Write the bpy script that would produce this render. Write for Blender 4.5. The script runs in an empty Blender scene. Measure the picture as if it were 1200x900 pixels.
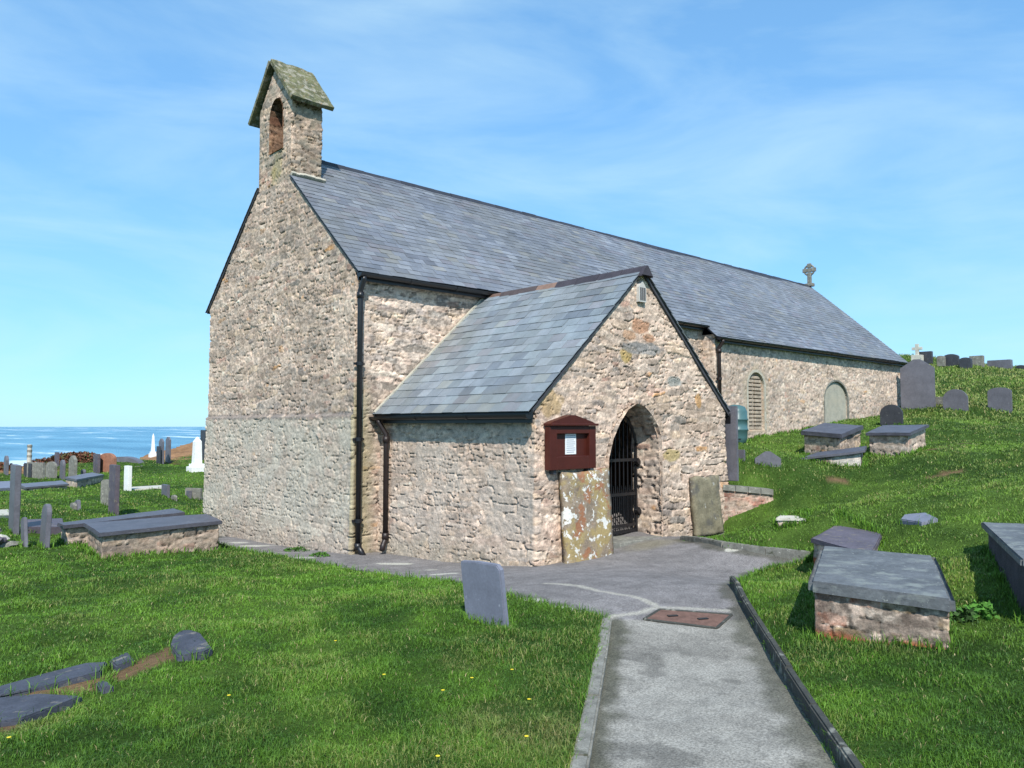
import bpy, bmesh, math, random
import numpy as np
from mathutils import Vector, Matrix

# ------------------------------------------------------------------ camera, sky, sun, exposure
S = bpy.context.scene
F_PX, PITCH, YAW, CZ = 915.222, .0537, .824, 1.6
cam = bpy.data.cameras.new('camera'); camo = bpy.data.objects.new('camera', cam); S.collection.objects.link(camo)
cam.sensor_fit = 'HORIZONTAL'; cam.sensor_width = 36; cam.lens = 36*F_PX/1200
cam.clip_start = .05; cam.clip_end = 60000
Fv = np.array([math.cos(YAW)*math.cos(PITCH), math.sin(YAW)*math.cos(PITCH), math.sin(PITCH)])
Rv = np.array([math.sin(YAW), -math.cos(YAW), 0]); Uv = np.cross(Rv, Fv); CAM = np.array([0, 0, CZ])
camo.matrix_world = Matrix(((Rv[0], Uv[0], -Fv[0], 0), (Rv[1], Uv[1], -Fv[1], 0), (Rv[2], Uv[2], -Fv[2], CZ), (0, 0, 0, 1)))
S.camera = camo

SUN_EL, SUN_AZ = math.radians(45), math.radians(231)          # direction towards the sun, measured from +X
sv = Vector((math.cos(SUN_EL)*math.cos(SUN_AZ), math.cos(SUN_EL)*math.sin(SUN_AZ), math.sin(SUN_EL)))
sl = bpy.data.lights.new('sun', 'SUN'); sl.energy = 5; sl.angle = math.radians(.53); sl.color = (1, .95, .87)
so = bpy.data.objects.new('sun', sl); S.collection.objects.link(so); so.rotation_euler = sv.to_track_quat('Z', 'Y').to_euler()

W = bpy.data.worlds.new('World'); S.world = W; W.use_nodes = True
wn, wl = W.node_tree.nodes, W.node_tree.links
bg = wn['Background']; bg.inputs['Strength'].default_value = .1
sky = wn.new('ShaderNodeTexSky'); sky.sky_type = 'NISHITA'; sky.sun_disc = False
sky.sun_elevation = SUN_EL; sky.sun_rotation = math.pi/2 - SUN_AZ; sky.altitude = 0
sky.air_density = 1.0; sky.dust_density = .25; sky.ozone_density = 3.0
tc = wn.new('ShaderNodeTexCoord'); mp = wn.new('ShaderNodeMapping'); mp.inputs['Scale'].default_value = (1.2, 1.2, 4.5)
mp.inputs['Rotation'].default_value = (.3, .15, 1.9)
nz = wn.new('ShaderNodeTexNoise'); nz.inputs['Scale'].default_value = 1.9; nz.inputs['Detail'].default_value = 9; nz.inputs['Roughness'].default_value = .55
nz.inputs['Distortion'].default_value = .5
rp = wn.new('ShaderNodeValToRGB'); rp.color_ramp.elements[0].position = .40; rp.color_ramp.elements[1].position = .8
rp.color_ramp.elements[1].color = (.62, .62, .62, 1)
mx = wn.new('ShaderNodeMixRGB'); mx.inputs[2].default_value = (6.4, 8.8, 9.8, 1)
m0 = wn.new('ShaderNodeMixRGB'); m0.blend_type = 'MULTIPLY'; m0.inputs[0].default_value = 1; m0.inputs[2].default_value = (.15, .15, .15, 1)
gm = wn.new('ShaderNodeGamma'); gm.inputs[1].default_value = .5
m1 = wn.new('ShaderNodeMixRGB'); m1.blend_type = 'MULTIPLY'; m1.inputs[0].default_value = 1; m1.inputs[2].default_value = (4.6, 8.1, 11.1, 1)
wl.new(sky.outputs[0], m0.inputs[1]); wl.new(m0.outputs[0], gm.inputs[0]); wl.new(gm.outputs[0], m1.inputs[1])
wl.new(tc.outputs['Generated'], mp.inputs[0]); wl.new(mp.outputs[0], nz.inputs['Vector']); wl.new(nz.outputs['Fac'], rp.inputs[0])
wl.new(rp.outputs[0], mx.inputs[0]); wl.new(m1.outputs[0], mx.inputs[1]); wl.new(mx.outputs[0], bg.inputs['Color'])
S.view_settings.view_transform = 'Standard'; S.view_settings.look = 'None'; S.view_settings.exposure = .16; S.view_settings.gamma = 1
S.render.engine = 'CYCLES'; S.cycles.max_bounces = 6; S.cycles.use_denoising = True

# ------------------------------------------------------------------ helpers
C = S.collection
rng = np.random.default_rng(7); random.seed(7)

def ray(px, py): return Fv + Rv*(px-600)/F_PX + Uv*(450-py)/F_PX
def plx(px, py, ax, v):
    d = ray(px, py); t = (v-CAM[ax])/d[ax]; return CAM+t*d
def dep(px, py, D): return CAM + ray(px, py)*D

def hsh(a, b, k):
    a = np.asarray(a, np.int64); b = np.asarray(b, np.int64)
    h = (a*374761393 + b*668265263 + k*1442695041) & 0xffffffff
    h = ((h ^ (h >> 13))*1274126177) & 0xffffffff
    h = ((h ^ (h >> 16))*2246822519) & 0xffffffff
    return ((h ^ (h >> 15)) & 0xffffff)/float(0xffffff)

def vn(x, y, k=0):
    xi = np.floor(x).astype(np.int64); yi = np.floor(y).astype(np.int64); fx = x-xi; fy = y-yi
    fx = fx*fx*(3-2*fx); fy = fy*fy*(3-2*fy)
    return (hsh(xi, yi, k)*(1-fx)+hsh(xi+1, yi, k)*fx)*(1-fy)+(hsh(xi, yi+1, k)*(1-fx)+hsh(xi+1, yi+1, k)*fx)*fy

def fbm(x, y, k=0, o=4):
    x = np.asarray(x, float); y = np.asarray(y, float); r = 0; a = .5; t = 0
    for i in range(o):
        r = r+a*vn(x*2**i+i*17.3, y*2**i-i*9.1, k+i); t += a; a *= .5
    return r/t

def sm(a, b, x):
    t = np.clip((x-a)/(b-a), 0, 1); return t*t*(3-2*t)

def pydata(name, v, f, mat=None, parent=None, col=None, smooth=False, tris=None):
    me = bpy.data.meshes.new(name); v = np.asarray(v, np.float32); f = np.asarray(f, np.int32)
    me.vertices.add(len(v)); me.vertices.foreach_set('co', v.ravel())
    nq = len(f); nt = 0 if tris is None else len(tris)
    idx = f.ravel() if nt == 0 else np.concatenate([f.ravel(), np.asarray(tris, np.int32).ravel()])
    me.loops.add(len(idx)); me.loops.foreach_set('vertex_index', idx)
    me.polygons.add(nq+nt)
    ls = np.arange(nq)*f.shape[1] if nq else np.zeros(0, int)
    if nt: ls = np.concatenate([ls, nq*f.shape[1]+np.arange(nt)*3])
    me.polygons.foreach_set('loop_start', ls.astype(np.int32))
    me.update(calc_edges=True); me.validate()
    me.polygons.foreach_set('use_smooth', np.full(len(me.polygons), bool(smooth)))
    if col is not None:
        ca = me.color_attributes.new('Col', 'FLOAT_COLOR', 'POINT')
        ca.data.foreach_set('color', np.column_stack([col, np.ones(len(v))]).astype(np.float32).ravel())
    if mat: me.materials.append(mat)
    o = bpy.data.objects.new(name, me); C.objects.link(o)
    if parent: o.parent = parent
    return o

def tag(o, label=None, cat=None, group=None, kind=None):
    if label: o['label'] = label
    if cat: o['category'] = cat
    if group: o['group'] = group
    if kind: o['kind'] = kind
    return o

def thing(name, label, cat, group=None, loc=(0, 0, 0)):
    o = bpy.data.objects.new(name, None); C.objects.link(o); o.location = loc; o.empty_display_size = .2
    return tag(o, label, cat, group)

def keep(o, parent):
    "parent o (built in world space) to an empty that stands somewhere else"
    o.parent = parent; o.matrix_parent_inverse = Matrix.Translation(-parent.location); return o

def bmobj(name, bm, mat, parent=None, smooth=False):
    bmesh.ops.recalc_face_normals(bm, faces=bm.faces)
    me = bpy.data.meshes.new(name); bm.to_mesh(me); bm.free()
    if smooth: me.polygons.foreach_set('use_smooth', np.ones(len(me.polygons), bool))
    if mat: me.materials.append(mat)
    o = bpy.data.objects.new(name, me); C.objects.link(o)
    if parent: keep(o, parent)
    return o

def box(bm, c, s, rot=None, bev=0):
    r = bmesh.ops.create_cube(bm, size=1)['verts']
    M = Matrix.Translation(Vector(c)) @ (rot.to_4x4() if rot else Matrix()) @ Matrix.Diagonal((*s, 1))
    bmesh.ops.transform(bm, matrix=M, verts=r)
    if bev:
        es = list({e for v in r for e in v.link_edges})
        bmesh.ops.bevel(bm, geom=es, offset=bev, segments=2, affect='EDGES', profile=.6)

def tube(bm, pts, r, n=10, r2=None):
    "round bar through pts"
    pts = [Vector(p) for p in pts]; rings = []
    for i, p in enumerate(pts):
        if i == 0: t = pts[1]-p
        elif i == len(pts)-1: t = p-pts[i-1]
        else: t = (pts[i+1]-p).normalized()+(p-pts[i-1]).normalized()
        t.normalize(); a = t.orthogonal().normalized() if i == 0 else (a-t*a.dot(t)).normalized()
        b = t.cross(a); rr = r if r2 is None else r+(r2-r)*i/(len(pts)-1)
        rings.append([bm.verts.new(p+(a*math.cos(2*math.pi*k/n)+b*math.sin(2*math.pi*k/n))*rr) for k in range(n)])
    for i in range(len(rings)-1):
        for k in range(n):
            bm.faces.new((rings[i][k], rings[i][(k+1) % n], rings[i+1][(k+1) % n], rings[i+1][k]))
    bm.faces.new(rings[0]); bm.faces.new(rings[-1][::-1])

def prism(bm, poly, z0, z1):
    "poly: list of (x,y); z0,z1 numbers or per-vertex lists"
    n = len(poly); z0 = [z0]*n if np.isscalar(z0) else z0; z1 = [z1]*n if np.isscalar(z1) else z1
    a = [bm.verts.new((p[0], p[1], z)) for p, z in zip(poly, z0)]; b = [bm.verts.new((p[0], p[1], z)) for p, z in zip(poly, z1)]
    bm.faces.new(a[::-1]); bm.faces.new(b)
    for i in range(n): bm.faces.new((a[i], a[(i+1) % n], b[(i+1) % n], b[i]))
    return a+b

# ------------------------------------------------------------------ materials
def material(name, base=(.5, .5, .5), rough=.8, attr=False, var=.25, scale=6, bump=.3, bscale=60, bdist=.01, spec=.3,
             blot=None, coat=0, metal=0, hue=None, speck=None):
    m = bpy.data.materials.new(name); m.use_nodes = True; n, l = m.node_tree.nodes, m.node_tree.links
    p = n['Principled BSDF']; p.inputs['Roughness'].default_value = rough; p.inputs['Specular IOR Level'].default_value = spec
    p.inputs['Metallic'].default_value = metal
    t = n.new('ShaderNodeTexCoord')
    if attr:
        a = n.new('ShaderNodeAttribute'); a.attribute_name = 'Col'; cur = a.outputs['Color']
    else:
        a = n.new('ShaderNodeRGB'); a.outputs[0].default_value = (*base, 1); cur = a.outputs[0]
    def noise(sc, det=6, ro=.6):
        x = n.new('ShaderNodeTexNoise'); x.inputs['Scale'].default_value = sc; x.inputs['Detail'].default_value = det
        x.inputs['Roughness'].default_value = ro; l.new(t.outputs['Object'], x.inputs['Vector']); return x.outputs['Fac']
    def mul(cur, fac, lo, hi):
        r = n.new('ShaderNodeMapRange'); r.inputs[1].default_value = .3; r.inputs[2].default_value = .7
        r.inputs[3].default_value = lo; r.inputs[4].default_value = hi; l.new(fac, r.inputs[0])
        x = n.new('ShaderNodeMixRGB'); x.blend_type = 'MULTIPLY'; x.inputs[0].default_value = 1
        l.new(cur, x.inputs[1]); l.new(r.outputs[0], x.inputs[2]); return x.outputs[0]
    if var:
        cur = mul(cur, noise(scale), 1-var, 1+var); cur = mul(cur, noise(scale*9, 4), 1-var*.7, 1+var*.7)
    if hue:                                                       # a second tone in broad clouds
        r = n.new('ShaderNodeMapRange'); r.inputs[1].default_value = .42; r.inputs[2].default_value = .62; r.inputs[4].default_value = hue[1]
        l.new(noise(hue[2], 5), r.inputs[0]); x = n.new('ShaderNodeMixRGB'); x.inputs[2].default_value = (*hue[0], 1)
        l.new(r.outputs[0], x.inputs[0]); l.new(cur, x.inputs[1]); cur = x.outputs[0]
    for bl in (blot or []):                                        # lichen: (colour, scale, threshold, softness)
        r = n.new('ShaderNodeMapRange'); r.inputs[1].default_value = bl[2]; r.inputs[2].default_value = bl[2]+bl[3]
        l.new(noise(bl[1], 5, .65), r.inputs[0]); x = n.new('ShaderNodeMixRGB'); x.inputs[2].default_value = (*bl[0], 1)
        l.new(r.outputs[0], x.inputs[0]); l.new(cur, x.inputs[1]); cur = x.outputs[0]
    l.new(cur, p.inputs['Base Color'])
    if speck:
        r = n.new('ShaderNodeMapRange'); r.inputs[1].default_value = .35; r.inputs[2].default_value = .65; r.inputs[3].default_value = 1-speck[1]; r.inputs[4].default_value = 1+speck[1]
        l.new(noise(speck[0], 3, .8), r.inputs[0]); x = n.new('ShaderNodeMixRGB'); x.blend_type = 'MULTIPLY'; x.inputs[0].default_value = 1
        l.new(cur, x.inputs[1]); l.new(r.outputs[0], x.inputs[2]); l.new(x.outputs[0], p.inputs['Base Color'])
    if bump:
        b = n.new('ShaderNodeBump'); b.inputs['Strength'].default_value = bump; b.inputs['Distance'].default_value = bdist
        l.new(noise(bscale, 7, .7), b.inputs['Height']); l.new(b.outputs[0], p.inputs['Normal'])
    return m

M_stone = material('rubble_stone', attr=True, speck=(60, .25), rough=.92, var=.16, scale=14, bump=.7, bscale=45, bdist=.012, spec=.15)
M_slate = material('roof_slate', attr=True, rough=.5, var=.14, scale=5, bump=.35, bscale=30, bdist=.006, spec=.5, hue=((.16, .155, .13), .35, .9))
M_black = material('black_painted_iron', (.012, .012, .014), rough=.38, var=.2, bump=.15, bscale=90, bdist=.003, spec=.5)
M_rust = material('brown_painted_iron', (.022, .014, .013), rough=.45, var=.3, bump=.2, bscale=80, bdist=.003, spec=.45)
M_ridge = material('ridge_tile', attr=True, rough=.55, var=.2, scale=8, bump=.3, bscale=50, bdist=.004)
M_grass = material('grass_blade', attr=True, rough=.55, var=0, bump=0, spec=.25)
M_ground = material('turf', attr=True, rough=.95, var=.3, scale=3, bump=.8, bscale=25, bdist=.04, spec=.1)
M_path = material('path_surface', attr=True, speck=(75, .45), rough=.88, var=.09, scale=9, bump=.6, bscale=90, bdist=.006, spec=.25)
M_kerb = material('kerb_concrete', (.2, .195, .17), rough=.9, var=.35, scale=11, bump=.5, bscale=70, bdist=.006, blot=[((.45, .44, .4), 14, .62, .04), ((.07, .075, .05), 6, .58, .1)])
M_kerbd = material('dark_kerb', (.05, .052, .046), rough=.85, var=.3, scale=9, bump=.5, bscale=60, bdist=.006, blot=[((.2, .2, .17), 7, .56, .08)])
M_gslate = material('slate_grey', (.125, .122, .142), rough=.5, var=.2, scale=3, bump=.25, bscale=26, bdist=.005, spec=.5, blot=[((.2, .2, .2), 17, .66, .05)])
M_gslateb = material('slate_blue', (.175, .185, .235), rough=.6, var=.14, scale=5, bump=.25, bscale=40, bdist=.004, spec=.4, blot=[((.3, .31, .36), 22, .66, .04)])
M_bslate = material('slate_ledger', (.062, .068, .088), rough=.75, var=.25, scale=5, bump=.35, bscale=40, bdist=.005, spec=.2, blot=[((.22, .2, .17), 6, .58, .1)])
M_pslate = material('slate_purple', (.10, .085, .105), rough=.62, var=.25, scale=4, bump=.4, bscale=30, bdist=.006, spec=.4, blot=[((.2, .17, .13), 6, .56, .1)])
M_dslate = material('slate_dark', (.045, .047, .056), rough=.55, var=.25, scale=4, bump=.3, bscale=30, bdist=.005, spec=.4, blot=[((.12, .12, .12), 12, .63, .06)])
M_tslate = material('slate_slab_smooth', (.085, .085, .105), rough=.55, var=.2, scale=4, bump=.25, bscale=30, bdist=.004, spec=.4, blot=[((.16, .16, .17), 9, .6, .08)])
M_topslate = material('slate_slab_weathered', (.115, .122, .128), rough=.66, var=.32, scale=3.2, bump=.6, bscale=18, bdist=.008, spec=.35,
                      blot=[((.2, .215, .2), 5, .52, .12), ((.33, .34, .31), 26, .64, .05)])
M_greyst = material('stone_grey', (.19, .185, .16), rough=.9, var=.3, scale=6, bump=.5, bscale=30, bdist=.008, blot=[((.33, .32, .27), 12, .58, .08)])
M_mossy = material('stone_mossy', (.13, .13, .065), rough=.95, var=.4, scale=5, bump=1, bscale=14, bdist=.03,
                   blot=[((.075, .085, .05), 3, .52, .1), ((.30, .28, .22), 9, .5, .12), ((.30, .2, .1), 16, .62, .04), ((.4, .39, .33), 22, .64, .03)])
M_vent = material('vent_grey_white', (.5, .49, .46), rough=.8, var=.1)
M_white = material('marble_white', (.78, .78, .76), rough=.6, var=.08, bump=.15, bscale=30, bdist=.004)
M_pale = material('stone_pale', (.5, .48, .41), rough=.85, var=.2, bump=.4, bscale=30, bdist=.006, blot=[((.25, .25, .2), 8, .6, .1)])
M_maroon = material('maroon_paint', (.065, .014, .009), rough=.45, var=.12, scale=8, bump=.15, bscale=60, bdist=.002, spec=.3)
M_paper = material('paper', (.75, .77, .78), rough=.8, var=.03, bump=0)
M_ink = material('printed_ink', (.22, .24, .27), rough=.8, var=0, bump=0)
M_teal = material('teal_plastic', (.055, .125, .13), rough=.4, var=.12, scale=6, bump=.1, bscale=20, bdist=.01, spec=.5)
M_wood = material('brown_wood', (.2, .065, .025), rough=.6, var=.3, scale=10, bump=.3, bscale=40, bdist=.004)
M_rusty = material('rusty_cover', (.15, .085, .065), rough=.8, var=.3, scale=14, bump=.6, bscale=120, bdist=.004)
M_mortar = material('mortar', (.42, .39, .32), rough=.95, var=.2, scale=10, bump=.7, bscale=40, bdist=.01)
M_lich = material('lichen_slab', (.26, .205, .15), rough=.95, var=.3, scale=6, bump=.9, bscale=28, bdist=.02,
                  blot=[((.34, .26, .12), 3.2, .46, .1), ((.32, .15, .08), 2.4, .535, .05), ((.68, .67, .62), 4.2, .575, .02), ((.68, .67, .62), 13, .585, .02)])
M_lich2 = material('lichen_slab_brown', (.21, .185, .125), rough=.95, var=.3, scale=6, bump=.9, bscale=28, bdist=.02,
                   blot=[((.13, .12, .10), 2.5, .52, .08), ((.38, .37, .33), 9, .63, .03)])
M_heather = material('heather', attr=True, rough=.9, var=0, bump=0)
M_yellow = material('petal_yellow', (.8, .62, .03), rough=.6, var=0, bump=0)

# ------------------------------------------------------------------ terrain
X0, Y0, WN, ZE, ZR, LN = 6.57, 10.77, 5.86, 4.118, 6.743, 21.3
DCH, XS = .33, 9.75
PX0, PW, PD = 7.07, 4.45, 3.575
YF = Y0-PD; PZE, PZR = 1.8545, 3.903
K = (ZR-ZE)/(WN/2); KP = (PZR-PZE)/(PW/2)
ctrl = [(0, 0, 0), (-3, -4, 0), (4, -3, .1), (2.8, 2.5, 0), (3.6, 1.7, .02), (5, 4.25, 0), (6.94, 4.29, .01), (9.1, 4.55, .05), (4.14, 4.77, -.02), (1.5, 4, -.05),
        (6.52, 16.5, -.68), (6.52, 15.77, -.63), (6.52, 13.07, -.53), (6.5, 10.6, -.40), (7.0, 10.7, -.42), (7.0, 8.7, -.34), (7.07, 7.0, -.17),
        (7.42, 7.1, -.18), (8.36, 7.15, -.15), (8.92, 7.2, -.1), (10.28, 7.2, -.1), (11.5, 7.2, .09),
        (16.7, 10.4, 1.07), (17.5, 10.4, 1.2), (18.98, 10.4, 1.33), (23.86, 10.4, 1.73), (26.4, 10.4, 1.9), (27.9, 10.4, 2.2),
        (5.45, 2.8, -.01), (7.25, 3.5, .03), (5.6, 1.85, .12), (7.3, 2.6, .16), (6.6, 1.0, .17), (4.6, 1.2, .04), (10, 6.2, -.02)]
for px, py, D in [(0, 650, 11.5), (0, 610, 15), (130, 601, 19), (60, 580, 24), (150, 576, 27), (231, 552, 38), (30, 558, 34), (-120, 556, 34), (186, 543, 42), (200, 521, 62), (232, 518, 66),
                  (128, 540, 52), (100, 546, 45), (60, 548, 40), (0, 700, 8.2), (150, 720, 7.2), (-150, 650, 11),
                  (950, 541, 15.2), (1067, 541, 13.9), (980, 564, 13.3), (1000, 600, 10), (1075, 612, 9), (1190, 600, 8.6), (909, 618, 10.4), (1150, 560, 12), (1180, 500, 20), (1100, 500, 20),
                  (1120, 481, 25), (1180, 481, 25), (1076, 480, 27), (1100, 424, 42), (1190, 432, 42), (1060, 419, 44), (1300, 440, 42), (1300, 560, 10), (860, 560, 13.6), (1140, 450, 33)]:
    ctrl.append(tuple(dep(px, py, D)))
p = dep(1140, 428, 60); ctrl += [(p[0], p[1], 4.3), (60, 25, 4.2), (40, 35, 1.5), (20, 30, -.6), (12, 22, -.8), (-20, 30, -1), (-20, 0, -.3), (0, -25, 0.3), (30, -20, 1.6), (60, -10, 4.2), (28, 20, 1.2), (100, 0, 4)]
CT = np.array(ctrl); CT_xy = CT[:, :2]
def _phi(d2): return np.sqrt(d2+2.2)
_d2 = ((CT_xy[:, None]-CT_xy[None])**2).sum(-1); NCT = len(CT)
A = np.zeros((NCT+3, NCT+3)); A[:NCT, :NCT] = _phi(_d2)-np.eye(NCT)*.002
A[:NCT, NCT:] = np.column_stack([np.ones(NCT), CT_xy]); A[NCT:, :NCT] = A[:NCT, NCT:].T
TW = np.linalg.solve(A, np.concatenate([CT[:, 2], np.zeros(3)]))
def Hb(x, y):
    "height of the hard surfaces"
    x = np.asarray(x, float); y = np.asarray(y, float); sh = x.shape; x = x.ravel(); y = y.ravel(); out = np.empty(len(x))
    for i in range(0, len(x), 20000):
        a, b = x[i:i+20000], y[i:i+20000]
        ph = _phi((a[:, None]-CT_xy[:, 0])**2+(b[:, None]-CT_xy[:, 1])**2)
        out[i:i+20000] = ph@TW[:NCT]+TW[NCT]+TW[NCT+1]*a+TW[NCT+2]*b
    return out.reshape(sh)
def gb(px, py, H=Hb):
    "point of the ground seen at a pixel of the 1200x900 photograph"
    d = ray(px, py); lo = 1.; hi = None; t = 1.5
    while t < 120:
        q = CAM+d*t
        if q[2] < float(H(q[0:1], q[1:2])[0]): hi = t; break
        lo = t; t *= 1.03
    if hi is None: return CAM+d*60
    for _ in range(25):
        m = (lo+hi)/2; q = CAM+d*m
        if q[2] < float(H(q[0:1], q[1:2])[0]): hi = m
        else: lo = m
    return CAM+d*hi
def ext(p, q, L=5):
    p = np.array(p[:2]); q = np.array(q[:2]); return tuple(q+(q-p)/np.linalg.norm(q-p)*L)
pathpoly = [ext(gb(711, 728), gb(679, 895))] + [tuple(gb(*p)[:2]) for p in [(673, 900), (711, 728), (650, 715), (600, 703), (560, 692), (520, 684), (440, 676), (380, 664), (300, 650), (262, 642), (238, 636)]]
pathpoly += [(6.9, 16.6), (6.9, 11), (7.2, 10.9), (11.4, 10.9), (11.4, 7.05)] + [tuple(gb(*p)[:2]) for p in [(802, 634), (850, 642), (900, 648), (945, 652)]]
pathpoly += [tuple(gb(*p)[:2]) for p in [(952, 658), (945, 660), (905, 668), (880, 676), (861, 687), (885, 732), (925, 798), (986, 900)]] + [ext(gb(925, 798), gb(986, 900))]
PP = np.array(pathpoly)
def sdpoly(x, y, P):
    x = np.asarray(x, float); y = np.asarray(y, float); d = np.full(x.shape, 1e9); ins = np.zeros(x.shape, bool); n = len(P)
    for i in range(n):
        a = P[i]; b = P[(i+1) % n]; e = b-a; wx = x-a[0]; wy = y-a[1]
        t = np.clip((wx*e[0]+wy*e[1])/(e@e+1e-12), 0, 1)
        d = np.minimum(d, (wx-e[0]*t)**2+(wy-e[1]*t)**2)
        c = ((a[1] <= y) & (b[1] > y)) | ((b[1] <= y) & (a[1] > y))
        with np.errstate(divide='ignore', invalid='ignore'):
            xi = a[0]+(y-a[1])*(b[0]-a[0])/(b[1]-a[1]+1e-12)
        ins ^= c & (x < xi)
    return np.where(ins, -1, 1)*np.sqrt(d)
def H(x, y):
    "turf height"
    x = np.asarray(x, float); y = np.asarray(y, float)
    z = Hb(x, y); s = sdpoly(x, y, PP); r = np.hypot(x, y)
    z = z+np.where(s > 0, .04, -.07)*sm(0, .05, np.abs(s))
    w = sm(.2, 1.2, s)
    z = z+w*((fbm(x*.9, y*.9, 3, 3)-.5)*.14+(fbm(x*3.2, y*3.2, 5, 3)-.5)*.085)+sm(12, 30, r)*(fbm(x*.35, y*.35, 8, 3)-.5)*.5
    return z
AZE = np.radians([-180, -60, -10, 20, 40, 55, 64, 68.5, 70.5, 73, 76, 80, 86, 110, 140, 180])
REDGE = np.array([150, 150, 150, 120, 85, 75, 74, 72, 66, 60, 52, 45, 42, 45, 70, 150])*1.
def edge(az): return np.interp(az, AZE, REDGE)
def Hc(x, y):
    z = H(x, y); r = np.hypot(x, y); az = np.arctan2(y, x)
    e = edge(az)+(fbm(az*60, az*0, 4, 3)-.5)*5
    over = np.maximum(r-e, 0); crag = (fbm(x*.5, y*.5, 11, 4)-.5)*3*sm(1, 8, over)
    return np.maximum(z-over*.8+crag-(over > 0)*0, -27)

SOIL = [(gb(983, 566)[:2], .16, .28), (gb(1092, 529)[:2], .2, .45), (gb(1120, 522)[:2], .16, .4), (gb(1105, 558)[:2], .12, .4)]
def px_poly(pts, ox=0, oy=680, k=3.75): return np.array([gb(ox+a/k, oy+b/k)[:2] for a, b in pts])
soilpoly = [px_poly(q) for q in ([(0, 520), (230, 458), (440, 445), (440, 500), (240, 520), (0, 560)], [(520, 430), (640, 380), (725, 332), (830, 372), (700, 410), (600, 440), (540, 470)],
                                 [(0, 640), (100, 625), (80, 670), (0, 690)])]
def soil(x, y):
    m = np.zeros(np.shape(x))
    n = fbm(x*5, y*5, 21, 3)
    for (c, a, b) in SOIL:
        d = np.hypot((x-c[0])*.75-(y-c[1])*.66, 0)/b+np.abs((x-c[0])*.66+(y-c[1])*.75)/a
        m = np.maximum(m, sm(1.25, .75, d+(n-.5)))
    for P in soilpoly: m = np.maximum(m, sm(.05, -.02, sdpoly(x, y, P)+(n-.5)*.12))
    return m
def turf_tone(x, y):
    a = fbm(x*.55, y*.55, 31, 4); b = fbm(x*2.3, y*2.3, 37, 4)
    return np.clip(sm(.3, .72, a*.55+b*.45), 0, 1)

# polar sheet round the camera: fine near, coarse far, out to the horizon
az = np.radians(np.concatenate([np.arange(-180, 0, 3.), np.arange(0, 92, .22), np.arange(92, 180.1, 3.)]))
rr = np.concatenate([[.3], 1.2*np.exp(np.arange(0, math.log(160/1.2), .0135)), [200, 300, 600, 1500]])
A_, R_ = np.meshgrid(az, rr); gx = R_*np.cos(A_); gy = R_*np.sin(A_); gz = Hc(gx, gy)
gz = np.where(R_ > 170, -27, gz)
nr, na = gx.shape; I = np.arange(nr*na).reshape(nr, na)
fq = np.stack([I[:-1, :-1], I[1:, :-1], I[1:, 1:], I[:-1, 1:]], -1).reshape(-1, 4)
tn = turf_tone(gx, gy)[..., None]; sl_ = soil(gx, gy)[..., None]; rf = fbm(gx*.3, gy*.3, 55, 3)[..., None]
gcol = np.array([.028, .06, .010])*(1-tn)+np.array([.075, .13, .022])*tn
rock = np.array([.27, .15, .075])*(.6+.8*fbm(gx*1.5, gy*1.5, 9, 3)[..., None])
ov = (R_-edge(A_))[..., None]
gcol = gcol*(1-sl_)+np.array([.17, .11, .06])*sl_
rk = sm(-9, -3, ov+(rf-.5)*16+11*(sm(math.radians(63), math.radians(66), A_)*sm(math.radians(73), math.radians(71), A_))[..., None])*(A_ > math.radians(40))[..., None]
gcol = gcol*(1-rk)+rock*rk
tag(pydata('ground', np.stack([gx, gy, gz], -1).reshape(-1, 3), fq, M_ground, None, gcol.reshape(-1, 3), True), kind='structure')

# sea
M_sea = bpy.data.materials.new('sea_water'); M_sea.use_nodes = True
n, l = M_sea.node_tree.nodes, M_sea.node_tree.links; pb = n['Principled BSDF']
pb.inputs['Roughness'].default_value = .35; pb.inputs['Specular IOR Level'].default_value = .25
t = n.new('ShaderNodeTexCoord'); mp = n.new('ShaderNodeMapping'); mp.inputs['Rotation'].default_value = (0, 0, -YAW-.45); mp.inputs['Scale'].default_value = (.004, .0012, 1)
l.new(t.outputs['Object'], mp.inputs[0])
nz = n.new('ShaderNodeTexNoise'); nz.inputs['Scale'].default_value = 1.6; nz.inputs['Detail'].default_value = 8; nz.inputs['Roughness'].default_value = .6; l.new(mp.outputs[0], nz.inputs['Vector'])
cr = n.new('ShaderNodeValToRGB'); e = cr.color_ramp.elements
e[0].position = .35; e[0].color = (.05, .17, .27, 1); e[1].position = .555; e[1].color = (.12, .30, .42, 1)
e2 = e.new(.585); e2.color = (.2, .36, .46, 1); e3 = e.new(.605); e3.color = (.6, .7, .75, 1)
l.new(nz.outputs['Fac'], cr.inputs[0]); l.new(cr.outputs[0], pb.inputs['Base Color'])
nb = n.new('ShaderNodeTexNoise'); nb.inputs['Scale'].default_value = .12; nb.inputs['Detail'].default_value = 8; l.new(t.outputs['Object'], nb.inputs['Vector'])
b = n.new('ShaderNodeBump'); b.inputs['Strength'].default_value = .8; b.inputs['Distance'].default_value = 3; l.new(nb.outputs['Fac'], b.inputs['Height']); l.new(b.outputs[0], pb.inputs['Normal'])
R_s = np.array([30, 100, 300, 800, 2500, 8000, 30000.]); a_s = np.radians(np.arange(0, 361, 3))
sx = R_s[:, None]*np.cos(a_s); sy = R_s[:, None]*np.sin(a_s); I = np.arange(sx.size).reshape(sx.shape)
tag(pydata('sea_water', np.stack([sx, sy, np.full(sx.shape, -25.)], -1).reshape(-1, 3), np.stack([I[:-1, :-1], I[1:, :-1], I[1:, 1:], I[:-1, 1:]], -1).reshape(-1, 4), M_sea), kind='structure')

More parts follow.
